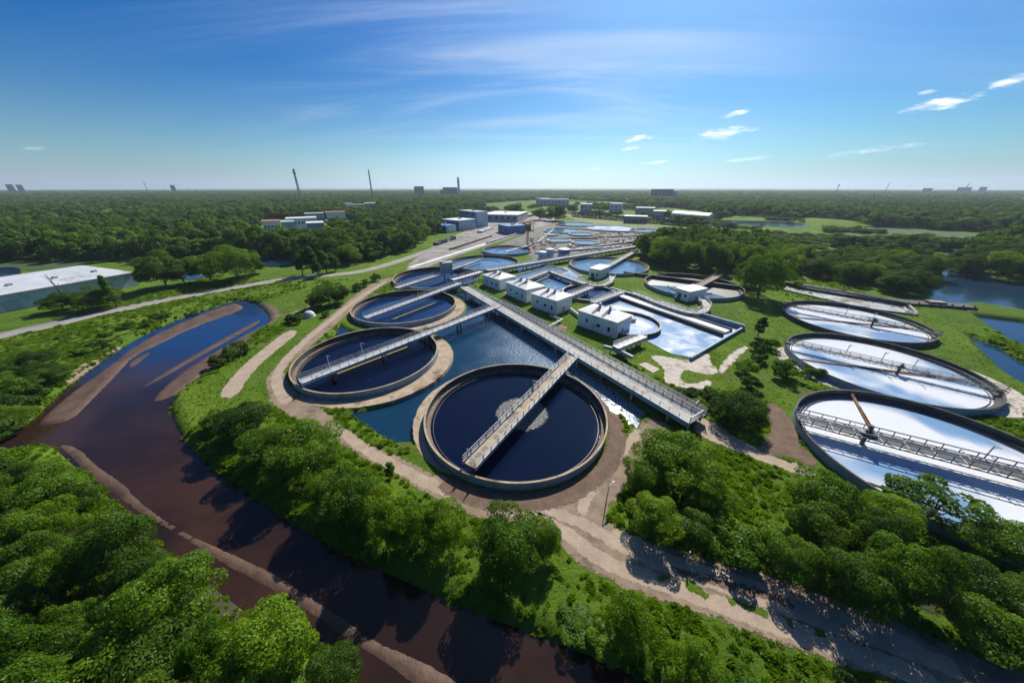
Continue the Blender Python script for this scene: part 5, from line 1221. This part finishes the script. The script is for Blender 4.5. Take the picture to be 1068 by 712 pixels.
VIL = lambda a, b_: not (255 < b_ < 345 and -0.83 < a / (b_ * cp + H * sp) < -0.575) and not (345 <= b_ < 470 and -0.80 < a / (b_ * cp + H * sp) < -0.5) and not (560 < b_ < 700 and -.54 < a / (b_ * cp + H * sp) < -.42)
def band(poly_px, d0, d1, sp, hmin, hmax, label, group, seed, keep=None, rf=.66):
    wood(poly_px, sp, hmin, hmax, ['broad', 'dark', 'dark', 'broad', 'dark'], label, group, seed, rf, keep=lambda a, b_: d0 <= b_ < d1 and abs(a) < 2.0 * b_ + 60 and (keep is None or keep(a, b_)) and not (b_ > 230 and math.sin(a * .016 + math.sin(b_ * .011) * 2) * math.sin(b_ * .013 + math.sin(a * .009) * 2) > .8))
LW = [(-900, 330), (-300, 288), (0, 271), (120, 271), (150, 272), (235, 266), (262, 266), (325, 273), (345, 280), (385, 272), (425, 261), (452, 247), (456, 237), (478, 227), (500, 219), (503, 213), (522, 206), (536, 201.5), (536, 199.5), (-900, 199.5)]
RW = [(738, 230), (765, 225), (850, 230), (870, 236), (935, 237), (1040, 243), (1068, 248), (1400, 275), (1900, 300), (1900, 199.5), (536, 199.5), (536, 203), (640, 209.5), (690, 216), (735, 221)]
lab = 'leafy tree at the near edge of the broad woods beyond the road, left'; grp = 'trees of the left woods'
for d0, d1, gap in ((0, 340, 8.5), (340, 600, 10), (600, 1000, 13), (1000, 1700, 20), (1700, 3200, 32)):
    band(LW, d0, d1, gap, 8 if d0 < 600 else 10, 16, lab, grp, 40 + int(gap), VIL)
    band(RW, d0, d1, gap, 8, 16, 'leafy tree of the far woods at the right', 'trees of the right woods', 60 + int(gap))
CW = [(503, 212), (560, 208.5), (640, 210), (690, 213.5), (738, 218), (765, 224), (765, 199.5), (500, 199.5)]
for d0, d1, gap in ((300, 1000, 15), (1000, 1700, 22), (1700, 3200, 34)): band(CW, d0, d1, gap, 8, 13, 'leafy tree of the woods on the central horizon', 'trees of the central horizon', 80 + int(gap))
for k, pp in enumerate(([(560, 215), (700, 220.5), (700, 221.5), (560, 216)], [(598, 222.5), (690, 226.5), (690, 227.5), (598, 223.5)], [(505, 219), (560, 216), (560, 217), (505, 221)], [(700, 229.5), (745, 231.5), (745, 234), (700, 232)], [(600, 213), (690, 217), (690, 218), (600, 214)])):
    wood(pp, 9, 4, 9, ['broad', 'dark'], 'tree in a hedgerow of the far fields', 'hedgerow trees of the far fields', 90 + k, .6, keep=lambda a, b_: math.sin(a * .11 + b_ * .02) > -.35)
for k, pp in enumerate(([(862, 240), (930, 242.5), (1035, 248), (1035, 249.5), (930, 244.5), (862, 242)], [(880, 245.5), (1000, 250), (1000, 252), (880, 247.5)], [(800, 228), (862, 235), (862, 236.5), (800, 229.5)], [(740, 231), (770, 234), (800, 238), (800, 240), (745, 237)])):
    wood(pp, 9, 2.5, 6.5, ['broad', 'dark'], 'low tree in a broken line across the far meadow', 'trees across the far meadow', 100 + k, .6, keep=lambda a, b_: math.sin(a * .07 + b_ * .03) > -.2)
CAND.sort()
NEAR = CAND[:230]; FAR = CAND[230:]
for d_, x, y, r, h, kind, lb, gp in NEAR:
    place(kind, x, y, r, h, lb, 'bush' if kind == 'bush' else 'tree', gp, simple=False)

# the rest of the woods: one object of instanced trees
def scatter(name, protos, P_, scl, rot, idx, label=None):
    col = bpy.data.collections.new(name + '_sources')
    for k, me in enumerate(protos):
        o = bpy.data.objects.new('%s_source_%02d' % (name, k), me); col.objects.link(o)
    me = bpy.data.meshes.new(name); me.vertices.add(len(P_)); me.vertices.foreach_set('co', np.asarray(P_, float).ravel())
    for nm, typ, dat in (('scl', 'FLOAT_VECTOR', scl), ('rot', 'FLOAT_VECTOR', rot)):
        at = me.attributes.new(nm, typ, 'POINT'); at.data.foreach_set('vector', np.asarray(dat, float).ravel())
    at = me.attributes.new('idx', 'INT', 'POINT'); at.data.foreach_set('value', np.asarray(idx, np.int32))
    o = bpy.data.objects.new(name, me); COL.objects.link(o)
    g = bpy.data.node_groups.new(name, 'GeometryNodeTree'); g.is_modifier = True
    g.interface.new_socket('Geometry', in_out='INPUT', socket_type='NodeSocketGeometry'); g.interface.new_socket('Geometry', in_out='OUTPUT', socket_type='NodeSocketGeometry')
    N = g.nodes; gi, go = N.new('NodeGroupInput'), N.new('NodeGroupOutput'); ip = N.new('GeometryNodeInstanceOnPoints'); ci_ = N.new('GeometryNodeCollectionInfo')
    ci_.inputs['Collection'].default_value = col; ci_.inputs['Separate Children'].default_value = True; ci_.inputs['Reset Children'].default_value = True
    def attr(nm, typ):
        a = N.new('GeometryNodeInputNamedAttribute'); a.data_type = typ; a.inputs['Name'].default_value = nm; return a.outputs[0]
    L = g.links; L.new(gi.outputs[0], ip.inputs['Points']); L.new(ci_.outputs[0], ip.inputs['Instance']); ip.inputs['Pick Instance'].default_value = True
    L.new(attr('idx', 'INT'), ip.inputs['Instance Index']); L.new(attr('rot', 'FLOAT_VECTOR'), ip.inputs['Rotation']); L.new(attr('scl', 'FLOAT_VECTOR'), ip.inputs['Scale'])
    L.new(ip.outputs[0], go.inputs[0]); md = o.modifiers.new('scatter', 'NODES'); md.node_group = g
    o['kind'] = 'stuff'
    if label: o['label'] = label; 
    return o
P_ = [(c[1], c[2], float(z)) for c, z in zip(FAR, ground_h(np.array([c[1] for c in FAR]), np.array([c[2] for c in FAR])))]
n = len(P_); print('far trees', n, 'near', len(NEAR), 'furthest near', NEAR[-1][0])
o = scatter('woodland', [p_[0] for p_ in PROTO['mid']], P_, [(c[3] / 5, c[3] / 5, c[4] / 11) for c in FAR], [(0, 0, RNG.uniform(0, 6.28)) for _ in range(n)], RNG.integers(0, 4, n), 'dense woods stretching to the horizon')
o['category'] = 'woods'

# dark clipped hedge behind the far works
hp = PL([(597, 226), (640, 229.5), (690, 234), (736, 237.5)]); c0 = hp[0]
r = np.random.default_rng(5); nl = 9000; seg = r.integers(0, 3, nl); tt = r.random(nl); A_ = np.array(hp)[seg]; B_ = np.array(hp)[seg + 1]; base = A_ + (B_ - A_) * tt[:, None]; d = (B_ - A_); d /= np.linalg.norm(d, axis=1)[:, None]; nr_ = np.stack([-d[:, 1], d[:, 0]], -1)
hh = 5.0; side = r.uniform(-3, 3, nl); zz = np.where(r.random(nl) < .5, hh + r.normal(0, .25, nl), r.uniform(0, hh, nl)); side = np.where(zz < hh - .6, np.sign(side) * 3, side)
c = np.concatenate([base + nr_ * side[:, None] - np.array(c0), zz[:, None]], 1); nv = r.normal(size=(nl, 3)); nv /= np.linalg.norm(nv, axis=1)[:, None]; t_ = np.cross(nv, r.normal(size=(nl, 3))); t_ /= np.linalg.norm(t_, axis=1)[:, None]; bt = np.cross(nv, t_)
V = np.stack([c - t_ * .6, c + bt * .6, c + t_ * .6, c - bt * .6], 1).reshape(-1, 3)
o = empty('hedge', (*c0, 0), 0, 'long dark clipped hedge behind the far works', 'hedge')
MB_ = MB().add(V.tolist(), [(k * 4, k * 4 + 1, k * 4 + 2, k * 4 + 3) for k in range(nl)]); me = bpy.data.meshes.new('foliage'); me.from_pydata(MB_.v, [], MB_.f); me.update(); link('foliage', me, M['hedge'], o)

# ------------------------------------------------------------------ grass and weeds
def tuft(seed, nb, h, w, mat, broad=False):
    r = np.random.default_rng(seed); a = r.uniform(0, 6.28, nb); rad = w * np.sqrt(r.random(nb)); x, y = rad * np.cos(a), rad * np.sin(a)
    hh = h * r.uniform(.5, 1.1, nb); ln = r.normal(0, .35, (nb, 2)) * h; tw = r.uniform(0, 3.14, nb); bw = (0.05 if not broad else .16) * r.uniform(.7, 1.4, nb); cx_, cy_ = np.cos(tw) * bw, np.sin(tw) * bw
    V = np.stack([np.stack([x - cx_, y - cy_, x * 0 - .05], -1), np.stack([x + cx_, y + cy_, x * 0 - .05], -1), np.stack([x + ln[:, 0] * .5 + cx_, y + ln[:, 1] * .5 + cy_, hh * .65], -1), np.stack([x + ln[:, 0], y + ln[:, 1], hh], -1), np.stack([x + ln[:, 0] * .5 - cx_, y + ln[:, 1] * .5 - cy_, hh * .65], -1)], 1).reshape(-1, 3)
    me = bpy.data.meshes.new('tuft'); me.from_pydata(V.tolist(), [], [tuple(range(k * 5, k * 5 + 5)) for k in range(nb)]); me.update(); me.materials.append(M[mat]); return me
TUFTS = [tuft(1, 60, .35, .6, 'blade'), tuft(2, 70, .5, .6, 'blade', True), tuft(3, 60, .7, .5, 'leaf', True), tuft(4, 50, .45, .6, 'leaflight', True)]
xs = RNG.uniform(-150, 150, 190000); ys = RNG.uniform(8, 150, 190000); dep = ys * cp + H * sp
ok = (np.abs(xs) / dep * F < 560) & (RNG.random(xs.size) < np.clip(75 / dep, 0, 1) ** 1.6)
patch = np.sin(xs * .21 + np.sin(ys * .13) * 2) * np.sin(ys * .17 + np.sin(xs * .11) * 2)
ok &= RNG.random(xs.size) < np.clip(.45 + .5 * patch, .12, 1)
xs, ys = xs[ok], ys[ok]
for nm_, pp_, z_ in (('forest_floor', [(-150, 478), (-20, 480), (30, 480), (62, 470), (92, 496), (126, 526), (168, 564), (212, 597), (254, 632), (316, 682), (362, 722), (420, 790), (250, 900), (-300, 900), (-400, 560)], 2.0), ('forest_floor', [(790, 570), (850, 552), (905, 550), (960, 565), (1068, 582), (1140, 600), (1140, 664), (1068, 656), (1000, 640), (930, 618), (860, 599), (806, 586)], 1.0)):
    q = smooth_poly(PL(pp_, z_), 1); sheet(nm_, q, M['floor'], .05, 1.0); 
for R_ in [RIVER, LAGOON, BASIN, P1, P2, P3, P3b, P4, P5, P6, LROAD, PAD2] + RIGHTRIVER:
    k = sdist(xs, ys, R_) < (0.6 if R_ is RIVER else 1.0 if R_ is LAGOON else -.1); xs, ys = xs[k], ys[k]
k = (sdist(xs, ys, ROAD) < -0.2); xs, ys = xs[k], ys[k]
for kk, (a, b_, r_) in TANKS.items():
    k = np.hypot(xs - a, ys - b_) > r_ + (3.2 if kk in 'ABC' else .3); xs, ys = xs[k], ys[k]
k = np.hypot(xs - 36.8, ys - 93.6) > 10.5; xs, ys = xs[k], ys[k]
wl = a0 + nW * 1.5; k = pdist(xs, ys, [tuple(a0 + nW * 1.6), tuple(a1 + nW * 1.6)], False) > 5; xs, ys = xs[k], ys[k]
# lawns are mown, banks are rough
lawn = inside(xs, ys, PL([(600, 290), (800, 290), (830, 320), (800, 360), (740, 372), (690, 395), (640, 370), (500, 310)])) | inside(xs, ys, PL([(810, 330), (1000, 320), (1068, 390), (1068, 440), (830, 400)])) | inside(xs, ys, PL([(690, 398), (760, 352), (832, 328), (842, 400), (852, 470), (800, 418), (760, 404)])) | inside(xs, ys, PL([(182, 450), (178, 418), (246, 376), (300, 342), (345, 310), (410, 285), (410, 294), (345, 330), (296, 372), (280, 395), (290, 425), (240, 432)])) | inside(xs, ys, PL([(262, 318), (330, 296), (400, 288), (340, 318), (290, 340), (275, 340)]))
sc = RNG.uniform(.7, 1.5, xs.size) * np.where(lawn, .3, 1.0); bank = inside(xs, ys, PL([(180, 430), (300, 440), (450, 520), (600, 580), (760, 650), (960, 712), (700, 760), (500, 640), (300, 540)]))
sc = np.where(bank, sc * 1.1, sc) * .6 * np.clip(.45 + np.hypot(xs, ys) / 110, .5, 1); n = len(xs); zz = ground_h(xs, ys); print('tufts', n)
o = scatter('grass', TUFTS, np.stack([xs, ys, zz], -1), np.stack([sc, sc, sc * RNG.uniform(.7, 1.3, n)], -1), np.stack([xs * 0, xs * 0, RNG.uniform(0, 6.28, n)], -1), np.where(lawn | bank, (xs * 7).astype(int) % 2, np.array([0, 1, 3, 0, 1, 2])[RNG.integers(0, 6, n)]), 'rough grass and weeds covering banks and verges')

# ------------------------------------------------------------------ haze
HAZE = 0.0001
if HAZE:
    q = MB().box(-7600, 7600, -700, 9600, -5, 160); o = q.build('haze', None); o['kind'] = 'stuff'
    m = bpy.data.materials.new('haze'); m.use_nodes = True; t = NT(m.node_tree); t.n.remove(t.n['Principled BSDF'])
    v = t.node('ShaderNodeVolumePrincipled'); v.inputs['Color'].default_value = (0.72, 0.84, 1.0, 1); v.inputs['Density'].default_value = HAZE; v.inputs['Anisotropy'].default_value = 0.3
    t.l.new(v.outputs[0], t.n['Material Output'].inputs['Volume']); o.data.materials.clear(); o.data.materials.append(m)
print('objects', len(bpy.data.objects))
